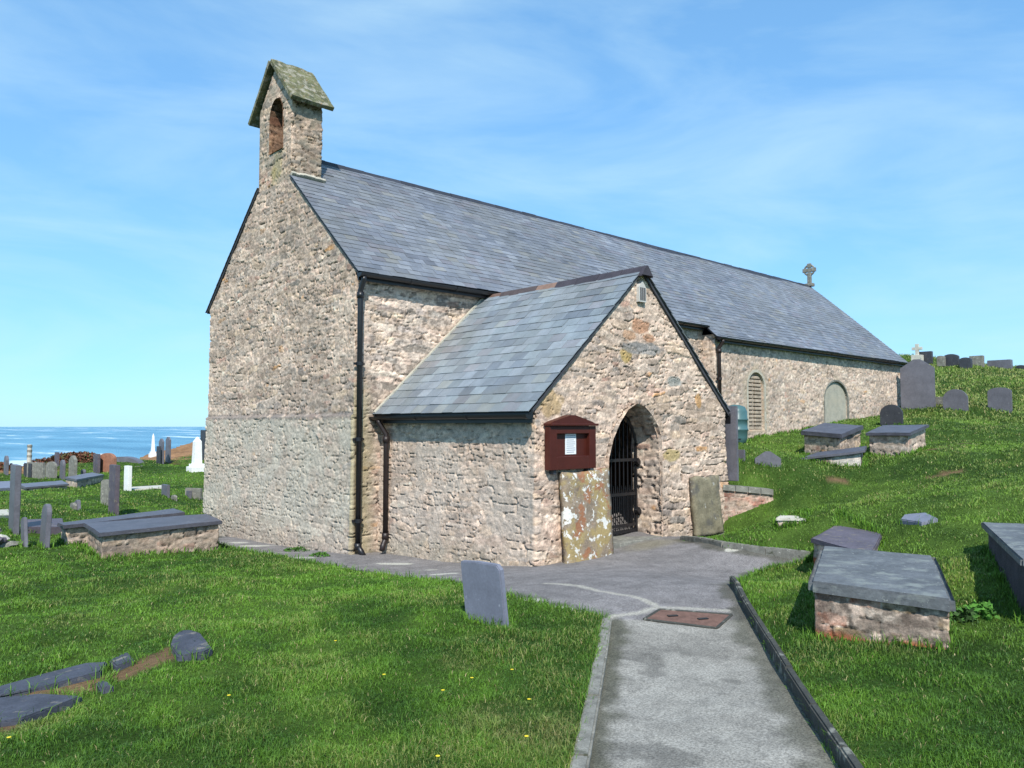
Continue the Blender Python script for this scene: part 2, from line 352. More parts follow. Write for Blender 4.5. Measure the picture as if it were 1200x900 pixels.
# path and apron
def polydist(x, y, pts):
    d = np.full(x.shape, 1e9)
    for a, b in zip(pts[:-1], pts[1:]):
        a = np.array(a[:2]); b = np.array(b[:2]); e = b-a; t = np.clip(((x-a[0])*e[0]+(y-a[1])*e[1])/(e@e), 0, 1)
        d = np.minimum(d, np.hypot(x-a[0]-e[0]*t, y-a[1]-e[1]*t))
    return d
g = .03; xs = np.arange(-1.2, 11.2, g); ys = np.arange(-3.4, 16.8, g); gx, gy = np.meshgrid(xs, ys)
sd = sdpoly(gx, gy, PP); I = np.arange(gx.size).reshape(gx.shape)
km = (sd < .02); fm = km[:-1, :-1] & km[1:, :-1] & km[1:, 1:] & km[:-1, 1:]
fq = np.stack([I[:-1, :-1], I[:-1, 1:], I[1:, 1:], I[1:, :-1]], -1)[fm]
uq, inv = np.unique(fq, return_inverse=True); fq = inv.reshape(fq.shape)
vx = gx.ravel()[uq]; vy = gy.ravel()[uq]
def gpath(*pts): return [gb(*p) for p in pts]
joint = [gpath((640, 684), (680, 687), (700, 693), (742, 700), (765, 708), (775, 714)), gpath((706, 727), (722, 722), (752, 718), (770, 712)), gpath((770, 712), (800, 713), (850, 716)),
         gpath((600, 703), (640, 711), (680, 718), (706, 727))]
dj = np.min([polydist(vx, vy, q) for q in joint], 0); nn = fbm(vx*6, vy*6, 71, 4); n2 = fbm(vx*1.3, vy*1.3, 73, 4); n3 = fbm(vx*22, vy*22, 75, 2)
front = gb(715, 727); fr2 = gb(857, 727)
ax_ = fr2[:2]-front[:2]; ax_ = ax_/np.linalg.norm(ax_); nrm = np.array([ax_[1], -ax_[0]])
if nrm @ (-front[:2]) < 0: nrm = -nrm
near = sm(-.03, .03, (vx-front[0])*nrm[0]+(vy-front[1])*nrm[1]+(nn-.5)*.05)[:, None]
ap = np.array([.19, .178, .175])*(.72+.56*nn[:, None])*(.85+.3*n3[:, None])*(.85+.3*n2[:, None]); co = np.array([.26, .247, .218])*(.78+.44*nn[:, None])*(.86+.28*n2[:, None])*(.88+.24*n3[:, None])
pc = ap*(1-near)+co*near
st4 = (sm(.56, .6, fbm(vx*2.2, vy*2.2, 79, 4))*sm(3.4, 2.6, np.hypot(vx-2.6, vy-1.6)))[:, None]; pc = pc*(1-.33*st4*near)
kd = polydist(vx, vy, [gb(692, 900), gb(716, 730)]); le = (sm(.16, .05, kd+(nn-.5)*.16)*.45)[:, None]*near; pc = pc*(1-le)+np.array([.10, .095, .07])*le
edged = sm(.22, .1, np.abs(sdpoly(vx, vy, PP))+(nn-.5)*.2)[:, None]; pc = pc*(1-edged*.6)+np.array([.05, .052, .03])*edged*.6
pc = pc*(1-.25*sm(.55, .75, n3)[:, None])
j = (sm(.05, .02, dj+(nn-.5)*.07)*.85)[:, None]; pc = pc*(1-j)+np.array([.36, .34, .29])*j
for (px, py, a, b) in [(462, 661, .28, .06), (520, 673, .16, .05), (505, 668, .1, .03), (570, 697, .12, .04), (612, 705, .16, .05), (655, 715, .16, .05), (300, 640, .3, .06), (280, 636, .2, .05), (350, 654, .2, .04), (860, 644, .12, .04)]:
    q = gb(px, py); dx = (vx-q[0])*.734-(vy-q[1])*.679; dy = (vx-q[0])*.679+(vy-q[1])*.734
    k = sm(1.2, .85, np.hypot(dx/a, dy/(b*2))+(nn-.5)*.9)[:, None]*.9; pc = pc*(1-k)+np.array([.45, .44, .38])*k
th = sm(.8, .2, np.hypot((vx-9.1)/1.0, (vy-6.9)/.5))[:, None]*.5; pc = pc*(1-th)+np.array([.23, .2, .12])*th
vz = Hb(vx, vy)+.004+(fbm(vx*4, vy*4, 77, 3)-.5)*.014+(n3-.5)*.004
tag(pydata('path', np.column_stack([vx, vy, vz]), fq, M_path, None, pc, True), kind='structure')

def kerb(name, pts, w, h, mat, seg=.9):
    "kerb stones end to end along a ground line"
    bm = bmesh.new(); pts = [np.array(p[:2], float) for p in pts]; run = []
    for a, b in zip(pts[:-1], pts[1:]):
        L = np.linalg.norm(b-a); k = max(1, round(L/seg))
        for i in range(k): run.append((a+(b-a)*i/k, a+(b-a)*(i+1)/k))
    for a, b in run:
        t = (b-a)/np.linalg.norm(b-a); nn = np.array([t[1], -t[0]]); a2 = a+t*.004; b2 = b-t*.004
        P = [a2-nn*w/2, b2-nn*w/2, b2+nn*w/2, a2+nn*w/2]; za, zb = [float(Hb(np.array([q[0]]), np.array([q[1]]))[0]) for q in (a2, b2)]
        j = random.uniform(-.006, .006)
        vs = prism(bm, P, [za-.1, zb-.1, zb-.1, za-.1], [za+h+j, zb+h+j, zb+h+j, za+h+j])
        es = [e for e in {e for v in vs for e in v.link_edges} if all(v in vs[4:] for v in e.verts)]
        bmesh.ops.bevel(bm, geom=es, offset=min(.012, w*.2), segments=2, affect='EDGES')
    return tag(bmobj(name, bm, mat), kind='structure')
kerb('path_edging', [ext(gb(711, 729), gb(681, 895)), gb(681, 895), gb(711, 729)], .085, .045, M_kerb)
kerb('path_kerb', [gb(858, 686), gb(872, 711), gb(886, 735), gb(903, 763), gb(925, 800), gb(954, 846), gb(990, 900), ext(gb(954, 846), gb(990, 900))], .05, .10, M_kerbd, .6)
kerb('apron_kerb', [gb(801, 633), gb(850, 641), gb(900, 648), gb(952, 654)], .11, .07, M_kerb, .7)
# rusty inspection cover
cv = [gb(*p) for p in [(757, 727), (775, 716), (855, 722), (838, 737)]]
ic = thing('inspection_cover', 'rusty brown metal inspection cover set flush in the path before the porch', 'inspection cover', loc=tuple(np.mean(cv, 0)))
bm = bmesh.new(); cc = np.mean(cv, 0)[:2]
prism(bm, [tuple(q[:2]) for q in cv][::-1], [q[2]-.03 for q in cv][::-1], [q[2]+.012 for q in cv][::-1]); bmobj('cover_plate', bm, M_rusty, ic)
bm = bmesh.new()
for i in range(4):
    a, b_ = cv[i], cv[(i+1) % 4]
    a = a+(a-np.mean(cv, 0))*.05; b_ = b_+(b_-np.mean(cv, 0))*.05
    tube(bm, [a+[0, 0, .008], b_+[0, 0, .008]], .013, 6)
bmobj('cover_frame', bm, M_kerbd, ic)
for k in (.28, .72):
    q = (cv[0]+cv[1])/2*(1-k)+(cv[2]+cv[3])/2*k; bm = bmesh.new(); box(bm, q+[0, 0, .014], (.09, .035, .012), Matrix.Rotation(-.5, 3, 'Z'), .003); bmobj('lifting_handle', bm, M_black, ic)

# ------------------------------------------------------------------ rubble masonry
PAL = np.array([(.37, .32, .265), (.40, .335, .285), (.33, .305, .27), (.29, .275, .25), (.42, .36, .28), (.19, .195, .185), (.245, .235, .225), (.46, .43, .37), (.43, .27, .13), (.35, .25, .21)])
PW_ = np.array([.24, .17, .14, .11, .11, .05, .06, .07, .012, .038]); PW_ = np.cumsum(PW_/PW_.sum())
MORT = np.array([.48, .42, .355])
BRICK = np.array([(.36, .12, .06), (.3, .13, .08), (.4, .19, .1), (.27, .14, .1)])
def rubble(s, z, seed, a=.2, b=.085, mixed=True, **kw):
    h, c = rubble1(s, z, seed, a=a, b=b, **kw)
    if mixed and not kw.get('brick'):
        m = sm(.53, .55, fbm(s*1.5, z*3.2, seed+31, 3)); h2, c2 = rubble1(s, z, seed+50, a=a*1.7, b=b*1.75, **{**kw, 'wash': kw.get('wash', .45)*.8})
        h = h*(1-m)+h2*m; c = c*(1-m[:, None])+c2*m[:, None]
    return h, c
def rubble1(s, z, seed, a=.2, b=.085, wash=.45, dark=.0, deep=1., pal=PAL, brick=False, bpal=None):
    if brick: wx = s; wz = z+(vn(s*2, z*2, seed)-.5)*.01
    else:
        wx = s+(fbm(s*4, z*4, seed+1, 3)-.5)*.10; wz = z+(fbm(s*2.1, z*3, seed+2, 3)-.5)*.14
    ri = np.floor(wz/b).astype(np.int64)
    f1 = np.full(s.shape, 9.); f2 = np.full(s.shape, 9.); i1 = np.full(s.shape, -1, np.int64)
    jt = .06 if brick else .42
    for di in (-1, 0, 1):
        r = ri+di; ra = a*(1 if brick else (.75+.6*hsh(r, r*0, seed+9))); off = (r % 2)*.5*ra if brick else hsh(r, r*0+5, seed)*ra
        u = (wx+off)/ra; ci = np.floor(u).astype(np.int64)
        for dj in (-1, 0, 1):
            c = ci+dj
            cx = c+.5+(hsh(c, r, seed+3)-.5)*jt; cz = r+.5+(hsh(c, r, seed+4)-.5)*jt*.7
            dx = np.abs(u-cx)*1.0; dz = np.abs(wz/b-cz)
            d = (dx**3+dz**3)**(1/3) - (0 if brick else (hsh(c, r, seed+6)-.5)*.3)
            cid = r*100003+np.where((hsh(c, r, seed+7) < .3) & (not brick), c-1, c)
            same = cid == i1; cl = d < f1
            f2 = np.where(cl & ~same, f1, np.where(~cl & ~same, np.minimum(f2, d), f2))
            i1 = np.where(cl, cid, i1); f1 = np.where(cl, d, f1)
    e = f2-f1; n1 = fbm(s*16, z*16, seed+11, 3); n2 = fbm(s*45, z*45, seed+12, 2); big = fbm(s*.8, z*.8, seed+13, 3)
    st = sm(.03, .2 if not brick else .1, e+(n1-.5)*.22)
    h1 = hsh(i1, i1*0+1, seed); h2 = hsh(i1, i1*0+2, seed); h3 = hsh(i1, i1*0+3, seed); h4 = hsh(i1, i1*0+4, seed)
    flush = sm(.32, .62, big)                                # how far the pointing fills the joints
    hgt = st*(.002+.010*h1)*(1.3-.9*flush)+st*((h2-.5)*(n1-.5)*.016)+(n1-.5)*.013+(n2-.5)*.014+(fbm(s*1.2, z*1.2, seed+14, 2)-.5)*.03
    crev = sm(.12, .04, e)*sm(.47, .54, fbm(s*4.5, z*9, seed+15, 3))*sm(.3, .5, h4+.1)
    hgt = hgt-crev*.035*deep
    if brick:
        bp = BRICK if bpal is None else bpal; colr = bp[np.minimum((h3*len(bp)).astype(int), len(bp)-1)]
    else: colr = pal[np.minimum(np.searchsorted(PW_, h3), len(pal)-1)]
    colr = colr*(.72+.6*h2)[:, None]*np.array([1.1, 1.075, 1.05])
    m = np.clip(1-st*(1-wash*sm(.3, .6, fbm(s*5, z*7, seed+16, 4)))*(.6+.6*n2), 0, 1)
    col = colr*(1-m[:, None])+MORT*(.85+.3*n1[:, None])*m[:, None]
    col = col*(.86+.28*sm(.3, .7, fbm(s*1.1, z*1.4, seed+21, 4)))[:, None]
    col = col*(.84+.32*n1[:, None])*(.9+.2*n2[:, None])*(1-dark)
    col = col*(1-.5*crev[:, None])*(.78+.42*sm(.3, .7, fbm(s*13, z*26, seed+19, 3))[:, None])*(.85+.3*vn(s*70, z*70, seed+23)[:, None])*np.array([1.05, .99, .955])
    return hgt*deep*.82, np.clip(col*np.array([1.05, 1.01, .995]), .01, .8)

def strip(name, pts, zb, zt, seed, du=.02, dv=.02, closed=False, parent=None, opens=None, colfn=None, offn=None, s0=0., mat=None, **kw):
    "displaced rubble sheet along a ground polyline (outside on the right hand)"
    pts = [np.array(p, float) for p in pts]
    if closed: pts = pts+[pts[0]]
    L = [np.linalg.norm(b-a) for a, b in zip(pts[:-1], pts[1:])]; cum = np.concatenate([[0], np.cumsum(L)])
    sv_ = [0.]
    for i, li in enumerate(L):
        d = du[i] if isinstance(du, (list, tuple)) else du
        k = max(2, int(round(li/d))); sv_ += list(cum[i]+li*np.arange(1, k+1)/k)
    s = np.array(sv_); X = np.interp(s, cum, [p[0] for p in pts]); Y = np.interp(s, cum, [p[1] for p in pts])
    tans = [(b-a)/l_ for a, b, l_ in zip(pts[:-1], pts[1:], L)]; nor = np.array([(t[1], -t[0]) for t in tans])
    seg = np.clip(np.searchsorted(cum, s-1e-9)-1, 0, len(L)-1); N = nor[seg].copy()
    for i in range(1, len(cum)-1):
        w = np.clip((s-cum[i])/.05, -1, 1); mk = np.abs(s-cum[i]) < .05
        mix = nor[i-1]*(1-(w[mk, None]+1)/2)+nor[i]*((w[mk, None]+1)/2); N[mk] = mix/np.linalg.norm(mix, axis=1, keepdims=True)**2*1.0
    if closed:
        mix = nor[0]+nor[-1]; mix = mix/np.linalg.norm(mix)**2*2; N[0] = mix*.5; N[-1] = mix*.5
        N[0] = N[-1] = mix*.5
    zbv = zb(X, Y, s) if callable(zb) else np.full(len(s), float(zb)); ztv = zt(X, Y, s) if callable(zt) else np.full(len(s), float(zt))
    z = np.arange(zbv.min(), ztv.max()+dv, dv)
    Sg, Zg = np.meshgrid(s, z); above = Zg > ztv[None]; below = Zg < zbv[None]
    Zc = np.clip(Zg, zbv[None], ztv[None])
    ok = ~((above[:-1, :-1] & above[:-1, 1:]) | (below[1:, :-1] & below[1:, 1:]))
    Xo = Sg.copy()
    if opens:
        sdv = opens(Sg, Zc); out = sdv > 0
        anyout = out[:-1, :-1] | out[1:, :-1] | out[1:, 1:] | out[:-1, 1:]; ok &= anyout
        ep = 1e-3; gsx = (opens(Sg+ep, Zc)-sdv)/ep; gsz = (opens(Sg, Zc+ep)-sdv)/ep; mk = (sdv < 0) & (sdv > -2.5*dv)
        Xo = np.where(mk, Sg-sdv*gsx, Sg); Zc = np.where(mk, Zc-sdv*gsz, Zc)
    sf, zf = (Xo+s0).ravel(), Zc.ravel()
    h, col = rubble(sf, zf, seed, **kw)
    if closed: # weld pattern at the seam by fading the relief
        fade = sm(0, .05, sf-s0)*sm(0, .05, cum[-1]-(sf-s0)); h = h*fade
    PXx = np.interp(Xo, cum, [p[0] for p in pts]); PYy = np.interp(Xo, cum, [p[1] for p in pts])
    Ng = np.broadcast_to(N[None], (len(z), len(s), 2)).reshape(-1, 2)
    if offn is not None: h = h+offn(sf, zf)
    V = np.column_stack([PXx.ravel()+Ng[:, 0]*h, PYy.ravel()+Ng[:, 1]*h, zf])
    if colfn is not None: col = colfn(V, sf, zf, col)
    I = np.arange(V.shape[0]).reshape(Sg.shape)
    fq = np.stack([I[:-1, :-1], I[:-1, 1:], I[1:, 1:], I[1:, :-1]], -1)[ok]
    uq, inv = np.unique(fq, return_inverse=True)
    o = pydata(name, V[uq], inv.reshape(fq.shape), mat or M_stone, None, col[uq], True)
    if parent: keep(o, parent)
    return o

# ------------------------------------------------------------------ church
church = thing('church', 'old rubble stone church with slate roofs, bellcote and south porch', 'church', loc=(X0+8, Y0+3, 0))
def part(o): return keep(o, church)
gw = lambda X, Y, s: Hb(X, Y)-.12
XC = X0+XS
ZB0 = 6.12
def gable_top(X, Y, s):
    t = ZE+K*np.minimum(s, WN-s)-.01
    yy = Y0+WN-s; t = np.where((yy > 13.0) & (yy < 14.39), np.minimum(t, ZB0), t)
    return np.where(s < WN+1e-6, t, ZE-.01)
def gable_col(V, s, z, col):
    lowg = sm(1.80, 1.68, z+(fbm(s*6, z*6, 3, 2)-.5)*.06)*(s < WN)
    n_ = fbm(s*3, z*3, 91, 4); n6 = fbm(s*9, z*9, 95, 3)
    lich = np.array([.47, .43, .355]); k = (lowg*(.42+.45*sm(.35, .65, n_)))[:, None]; col = col*(1-k)+lich*(.8+.4*n6[:, None])*k
    up = (sm(1.9, 2.6, z)*(s < WN)*.2)[:, None]; col = col*(1-up)+col*np.array([1.04, .95, .84])*up
    band = (sm(.07, .02, np.abs(z-1.78))*(s < WN)*.75*sm(.3, .55, n6+.15))[:, None]; col = col*(1-band)+np.array([.17, .15, .14])*band
    pip = (sm(.42, .1, s-WN-.05)*(s > WN-.02)*sm(2.6, 1.8, z)*.7)[:, None]; col = col*(1-pip)+np.array([.33, .285, .165])*(.8+.4*n6[:, None])*pip
    mk = (s > WN+.15) & (s < WN+4.2) & (z > 1.5)
    if mk.any():
        c2 = rubble1(s[mk], z[mk], 321, a=.30, b=.105, wash=.0)[1]; c2 = np.where(c2.mean(1, keepdims=True) > .33, c2*1.15, c2*.72); w_ = (sm(.15, .4, s[mk]-WN)*.75)[:, None]; col[mk] = col[mk]*(1-w_)+c2*w_
    foot_tone = (sm(-.1, -.5, z)*.4*(s < WN))[:, None]; col = col*(1-foot_tone)+np.array([.27, .23, .20])*foot_tone  # gable colour turns darker brown towards the ground
    return col
def gable_off(s, z): return .05*sm(1.80, 1.76, z)*sm(WN+.05, WN-.02, s)+.02*sm(1.5, -.5, z)*(s < WN)
strip('nave_wall', [(X0, Y0+WN), (X0, Y0), (XC, Y0)], gw, gable_top, 11, du=[.016, .02], dv=.016, parent=church, colfn=gable_col, offn=gable_off, a=.15, b=.065, wash=.6, deep=1.15)
def chan_top(X, Y, s):
    z = np.full(len(s), ZE-K*DCH-.01); return np.where(X < XC+.01, ZE-K*(DCH-(Y0-DCH-Y)*-1)*1.0-.01, z) if False else z
def seg_arch(s, z, c, w, z0, zs, zt):
    "signed distance-like field of an arched opening: centre c, half width w, sill z0, springing zs, crown zt"
    q = np.clip((z-zs)/(zt-zs), 0, 1); half = np.where(z > zs, w*np.sqrt(np.clip(1-q**2, 1e-4, 1)), w)
    return np.maximum(np.maximum(np.abs(s-c)-half, z0-z), z-zt)
def chan_col(V, s, z, col):
    x = V[:, 0]; south = V[:, 1] < Y0-DCH+.12
    for (c, w, z0, zs, zt, tone) in ((18.2, .47, 1.45, 2.6, 3.05, (.34, .27, .19)), (22.75, .72, 1.45, 2.4, 2.93, (.33, .33, .28))):
        d = seg_arch(x, z, c, w, z0, zs, zt); k = (sm(.04, -.02, d)*south)[:, None]*.8
        j = (sm(.12, .05, np.abs(d-.07))*south)[:, None]*.45; col = col*(1-j)+np.array([.40, .34, .25])*j
        fill = np.array(tone)*(.85+.3*fbm(x*8, z*8, 97, 3)[:, None])
        if c < 20: fill = fill*(1-.35*sm(.6, .8, np.abs(((z*7) % 1)-.5)*2)[:, None]*np.ones(3)); fill = fill*(1+.25*(sm(.5, .8, hsh(np.floor(z*7), np.floor(x*6), 3)))[:, None]*np.array([1, .4, .2]))
        col = col*(1-k)+fill*k
    return col
def chan_off(s, z):
    x = XC+s-DCH; f = (s > DCH)&(s < DCH+X0+LN-XC)
    d = np.minimum(seg_arch(x, z, 18.2, .40, 1.5, 2.6, 2.98), seg_arch(x, z, 22.75, .76, 1.5, 2.35, 2.92)); return -.13*sm(.01, -.03, d)*f
strip('chancel_wall', [(XC, Y0), (XC, Y0-DCH), (X0+LN, Y0-DCH), (X0+LN, Y0+WN)], gw, lambda X, Y, s: np.where(X > X0+LN-.01, ZE+K*np.clip(np.minimum(Y-Y0, Y0+WN-Y), -DCH, 99), ZE-K*DCH)-.01, 23,
      du=[.02, .03, .08], dv=.028, parent=church, colfn=chan_col, offn=chan_off, a=.13, b=.06, wash=.5)
# blocked openings in the chancel wall: recessed infill
def arch_pts(c, w, z0, zs, zt, n=14):
    P = [(c-w, z0), (c-w, zs)]+[(c-w*math.cos(math.pi*i/n), zs+(zt-zs)*math.sin(math.pi*i/n)) for i in range(1, n)]+[(c+w, zs), (c+w, z0)]
    return P
def arch_ring(name, c, w, z0, zs, zt, y, wd, mat, proud=.03):
    bm = bmesh.new(); P = arch_pts(c, w, z0, zs, zt); Q = arch_pts(c, w+wd, z0, zs, zt+wd)
    for i in range(len(P)-1):
        quad = [P[i], P[i+1], Q[i+1], Q[i]]
        f = [bm.verts.new((a, y-proud-random.uniform(0, .008), b)) for a, b in quad]; k = [bm.verts.new((a, y+.1, b)) for a, b in quad]
        bm.faces.new(f); bm.faces.new(k[::-1])
        for j in range(4): bm.faces.new((f[j], f[(j+1) % 4], k[(j+1) % 4], k[j]))
    return bmobj(name, bm, mat, church)
wf = arch_ring('blocked_doorway', 22.75, .76, 1.5, 2.35, 2.92, Y0-DCH, .05, M_greyst, .012)
bm = bmesh.new(); P = arch_pts(22.75, .74, 1.5, 2.35, 2.90)
f = [bm.verts.new((a, Y0-DCH+.05, b)) for a, b in P]; k = [bm.verts.new((a, Y0-DCH+.2, b)) for a, b in P]; bm.faces.new(f); bm.faces.new(k[::-1])
for j in range(len(P)): bm.faces.new((f[j], f[(j+1) % len(P)], k[(j+1) % len(P)], k[j]))
M_render = material('grey_render', (.35, .34, .28), rough=.95, var=.2, scale=4, bump=.5, bscale=20, bdist=.01, hue=((.38, .33, .25), .5, 2))
o = bmobj('door_infill', bm, M_render, None); o.parent = wf
# blocked lattice window: stone frame with brick-red infill rows
bw = arch_ring('blocked_window', 18.2, .40, 1.5, 2.6, 2.98, Y0-DCH, .07, M_mortar, .012)
bm = bmesh.new()
for r in range(14):
    zz = 1.55+r*.1; hw = .38 if zz < 2.58 else .38*math.sqrt(max(.1, 1-((zz-2.58)/.45)**2))
    for cc_ in (-.5, .5): box(bm, (18.2+cc_*hw, Y0-DCH+.07, zz), (hw*.88, .05, .07), None, .012)
o = bmobj('brick_infill', bm, material('dull_brick', (.38, .31, .24), rough=.95, var=.35, scale=6, bump=.6, bscale=30, bdist=.01), None); o.parent = bw
# north and hidden walls as plain shells
bm = bmesh.new(); prism(bm, [(X0+.35, Y0+WN-.3), (X0+.35, Y0+WN), (X0+LN-.1, Y0+WN), (X0+LN-.1, Y0+WN-.3)][::-1], -1.6, ZE-.05)
bmobj('north_wall', bm, M_mortar, church)

def slates(name, O, U, V, rows, expo, wid, urange, seed, tone, parent, jit=.12, lift=.011, mat=None):
    "courses of lapped slates; O eave origin, U along the eave, V up the slope, urange(row)->(u0,u1)"
    O = np.array(O, float); U = np.array(U, float); V = np.array(V, float); N = np.cross(U, V); N /= np.linalg.norm(N)
    if N[2] < 0: N = -N
    r_ = np.random.default_rng(seed); vs = []; fs = []; cs = []
    sag = lambda u_, v_: float(fbm(np.array([u_*.35]), np.array([v_*.5]), seed+3, 2)[0]-.5)*.045
    for r in range(rows):
        u0, u1 = urange(r); u = u0-(r % 2)*wid*.5-r_.uniform(0, .02)
        while u < u1:
            w = wid*(1+r_.normal()*.05); a, b = max(u, u0), min(u+w-.004, u1); u += w
            if b-a < .03: continue
            v0 = r*expo+r_.normal()*.003; v1 = (r+1)*expo+.03; l0 = lift*(1+r_.normal()*.18); l1 = .003; tw = r_.normal()*.0015
            th = .009
            sg_ = sag((a+b)/2, v0)+.012
            for (uu, vv, hh) in ((a, v0, l0+tw), (b, v0, l0-tw), (b, v1, l1), (a, v1, l1), (a, v0, l0-th), (b, v0, l0-th), (b, v1, l1-th), (a, v1, l1-th)):
                vs.append(O+U*uu+V*vv+N*(hh+sg_))
            k = len(vs)-8
            fs += [(k, k+1, k+2, k+3), (k+4, k+5, k+1, k), (k+5, k+6, k+2, k+1), (k+7, k+4, k, k+3)]
            big = float(fbm(np.array([u*.5]), np.array([r*expo*.8]), seed, 3)[0])
            c = np.array(tone[int(r_.choice(len(tone), p=TP))])*(1+r_.normal()*jit*.8)*(.8+.4*big); cs += [np.clip(c, .01, 1)]*8
    o = pydata(name, vs, fs, mat or M_slate, None, np.array(cs)); bm = bmesh.new(); bm.from_mesh(o.data); bmesh.ops.recalc_face_normals(bm, faces=bm.faces); bm.to_mesh(o.data); bm.free()
    if parent: keep(o, parent)
    return o
BX1, BY0, BY1 = 7.17, 13.02, 14.37
TONE = [(.16, .172, .198), (.145, .157, .185), (.185, .197, .22), (.168, .165, .187), (.13, .138, .162), (.195, .195, .19)]; TP = [.4, .2, .2, .1, .05, .05]
ct, st_ = 1/math.hypot(1, K), K/math.hypot(1, K); OE = .15; EX = DCH/ct/3
ey, ez = Y0-DCH-OE, ZE-K*(DCH+OE)+.05
rows_n = int(round((WN/2+OE+DCH)/ct/EX))
xl0 = -.05; xl1 = LN+.08; xst = XS-.12
nr_ = slates('nave_roof', (X0, ey, ez), (1, 0, 0), (0, ct, st_), rows_n, EX, .26, lambda r: ((BX1-X0+.01 if ey+ct*(r+.9)*EX > BY0 else xl0) if r >= 3 else xst, xl1), 5, TONE, church)
slates('north_roof', (X0, Y0+WN+OE, ZE-K*OE+.05), (1, 0, 0), (0, -ct, st_), rows_n-3, EX, .27, lambda r: (BX1-X0+.01 if Y0+WN+OE-ct*(r+.9)*EX < BY1 else xl0, xl1), 6, TONE, church)
def sheet(name, P, th, mat, parent):
    "flat panel with thickness from 4 corners"
    P = [Vector(p) for p in P]; nrm_ = (P[1]-P[0]).cross(P[3]-P[0]).normalized()
    if nrm_.z < 0: nrm_ = -nrm_
    bm = bmesh.new(); a = [bm.verts.new(p) for p in P]; b = [bm.verts.new(p-nrm_*th) for p in P]
    bm.faces.new(a); bm.faces.new(b[::-1])
    for i in range(4): bm.faces.new((a[i], a[(i+1) % 4], b[(i+1) % 4], b[i]))
    return bmobj(name, bm, mat, parent)
ym = Y0+WN/2; M_verge = material('roof_underlay', (.05, .052, .06), rough=.7, var=.2, bump=.2)
def zr(y, off=0): return ZE+K*min(y-Y0, Y0+WN-y)+.05+off
for ya_, yb_, yc_ in ((Y0-OE+.02, BY0, ym), (Y0+WN+OE-.02, BY1, ym)):
    sheet('roof_deck', [(X0-.03, ya_, zr(ya_, -.012)), (BX1+.005, ya_, zr(ya_, -.012)), (BX1+.005, yb_, zr(yb_, -.012)), (X0-.03, yb_, zr(yb_, -.012))], .035, M_verge, church)
    sheet('roof_deck', [(BX1+.006, ya_, zr(ya_, -.012)), (X0+LN+.06, ya_, zr(ya_, -.012)), (X0+LN+.06, yc_, zr(yc_, -.012)), (BX1+.006, yc_, zr(yc_, -.012))], .035, M_verge, church)
sheet('roof_deck', [(XC-.09, Y0-DCH-OE+.02, zr(Y0-DCH-OE+.02, -.013)), (X0+LN+.06, Y0-DCH-OE+.02, zr(Y0-DCH-OE+.02, -.013)), (X0+LN+.06, Y0-OE+.019, zr(Y0-OE+.019, -.013)), (XC-.09, Y0-OE+.019, zr(Y0-OE+.019, -.013))], .035, M_verge, church)
def ridge(name, A, B, w, h, seg, cols, parent, seed=1, slope=K):
    "row of angled ridge tiles from A to B"
    A = np.array(A, float); B = np.array(B, float); L = np.linalg.norm(B-A); t = (B-A)/L; side = np.cross(t, [0, 0, 1.]); side /= np.linalg.norm(side)
    r_ = np.random.default_rng(seed); n_ = int(round(L/seg)); vs = []; fs = []; cs = []
    for i in range(n_):
        a = A+t*(i*seg+.003); b = A+t*((i+1)*seg-.003); j = r_.normal()*.004
        prof = [(-w, -w*slope), (-.028, h*.55), (-.012, h), (.012, h), (.028, h*.55), (w, -w*slope), (w, -w*slope-.02), (0, -.02), (-w, -w*slope-.02)]
        k = len(vs)
        for e_ in (a, b):
            for (u, v) in prof: vs.append(e_+side*u+np.array([0, 0, v+j]))
        m = len(prof)
        for q in range(m): fs.append((k+q, k+(q+1) % m, k+m+(q+1) % m, k+m+q))
        fs.append((k, k+1, k+4, k+5)); fs.append((k+m+5, k+m+4, k+m+1, k+m))
        fs.append((k+1, k+2, k+3, k+4)); fs.append((k+m+4, k+m+3, k+m+2, k+m+1))
        c = np.array(cols(i/n_, r_)); cs += [c*(1+r_.normal()*.1)]*(2*m)
    o = pydata(name, vs, fs, M_ridge, None, np.clip(np.array(cs), .01, 1)); bm = bmesh.new(); bm.from_mesh(o.data); bmesh.ops.recalc_face_normals(bm, faces=bm.faces); bm.to_mesh(o.data); bm.free()
    return keep(o, parent)
BX1 = 7.17
ridge('ridge_tiles', (BX1, ym, ZR+.055), (X0+LN+.06, ym, ZR+.055), .11, .045, .45, lambda f, r: (.035, .038, .05), church, 3)

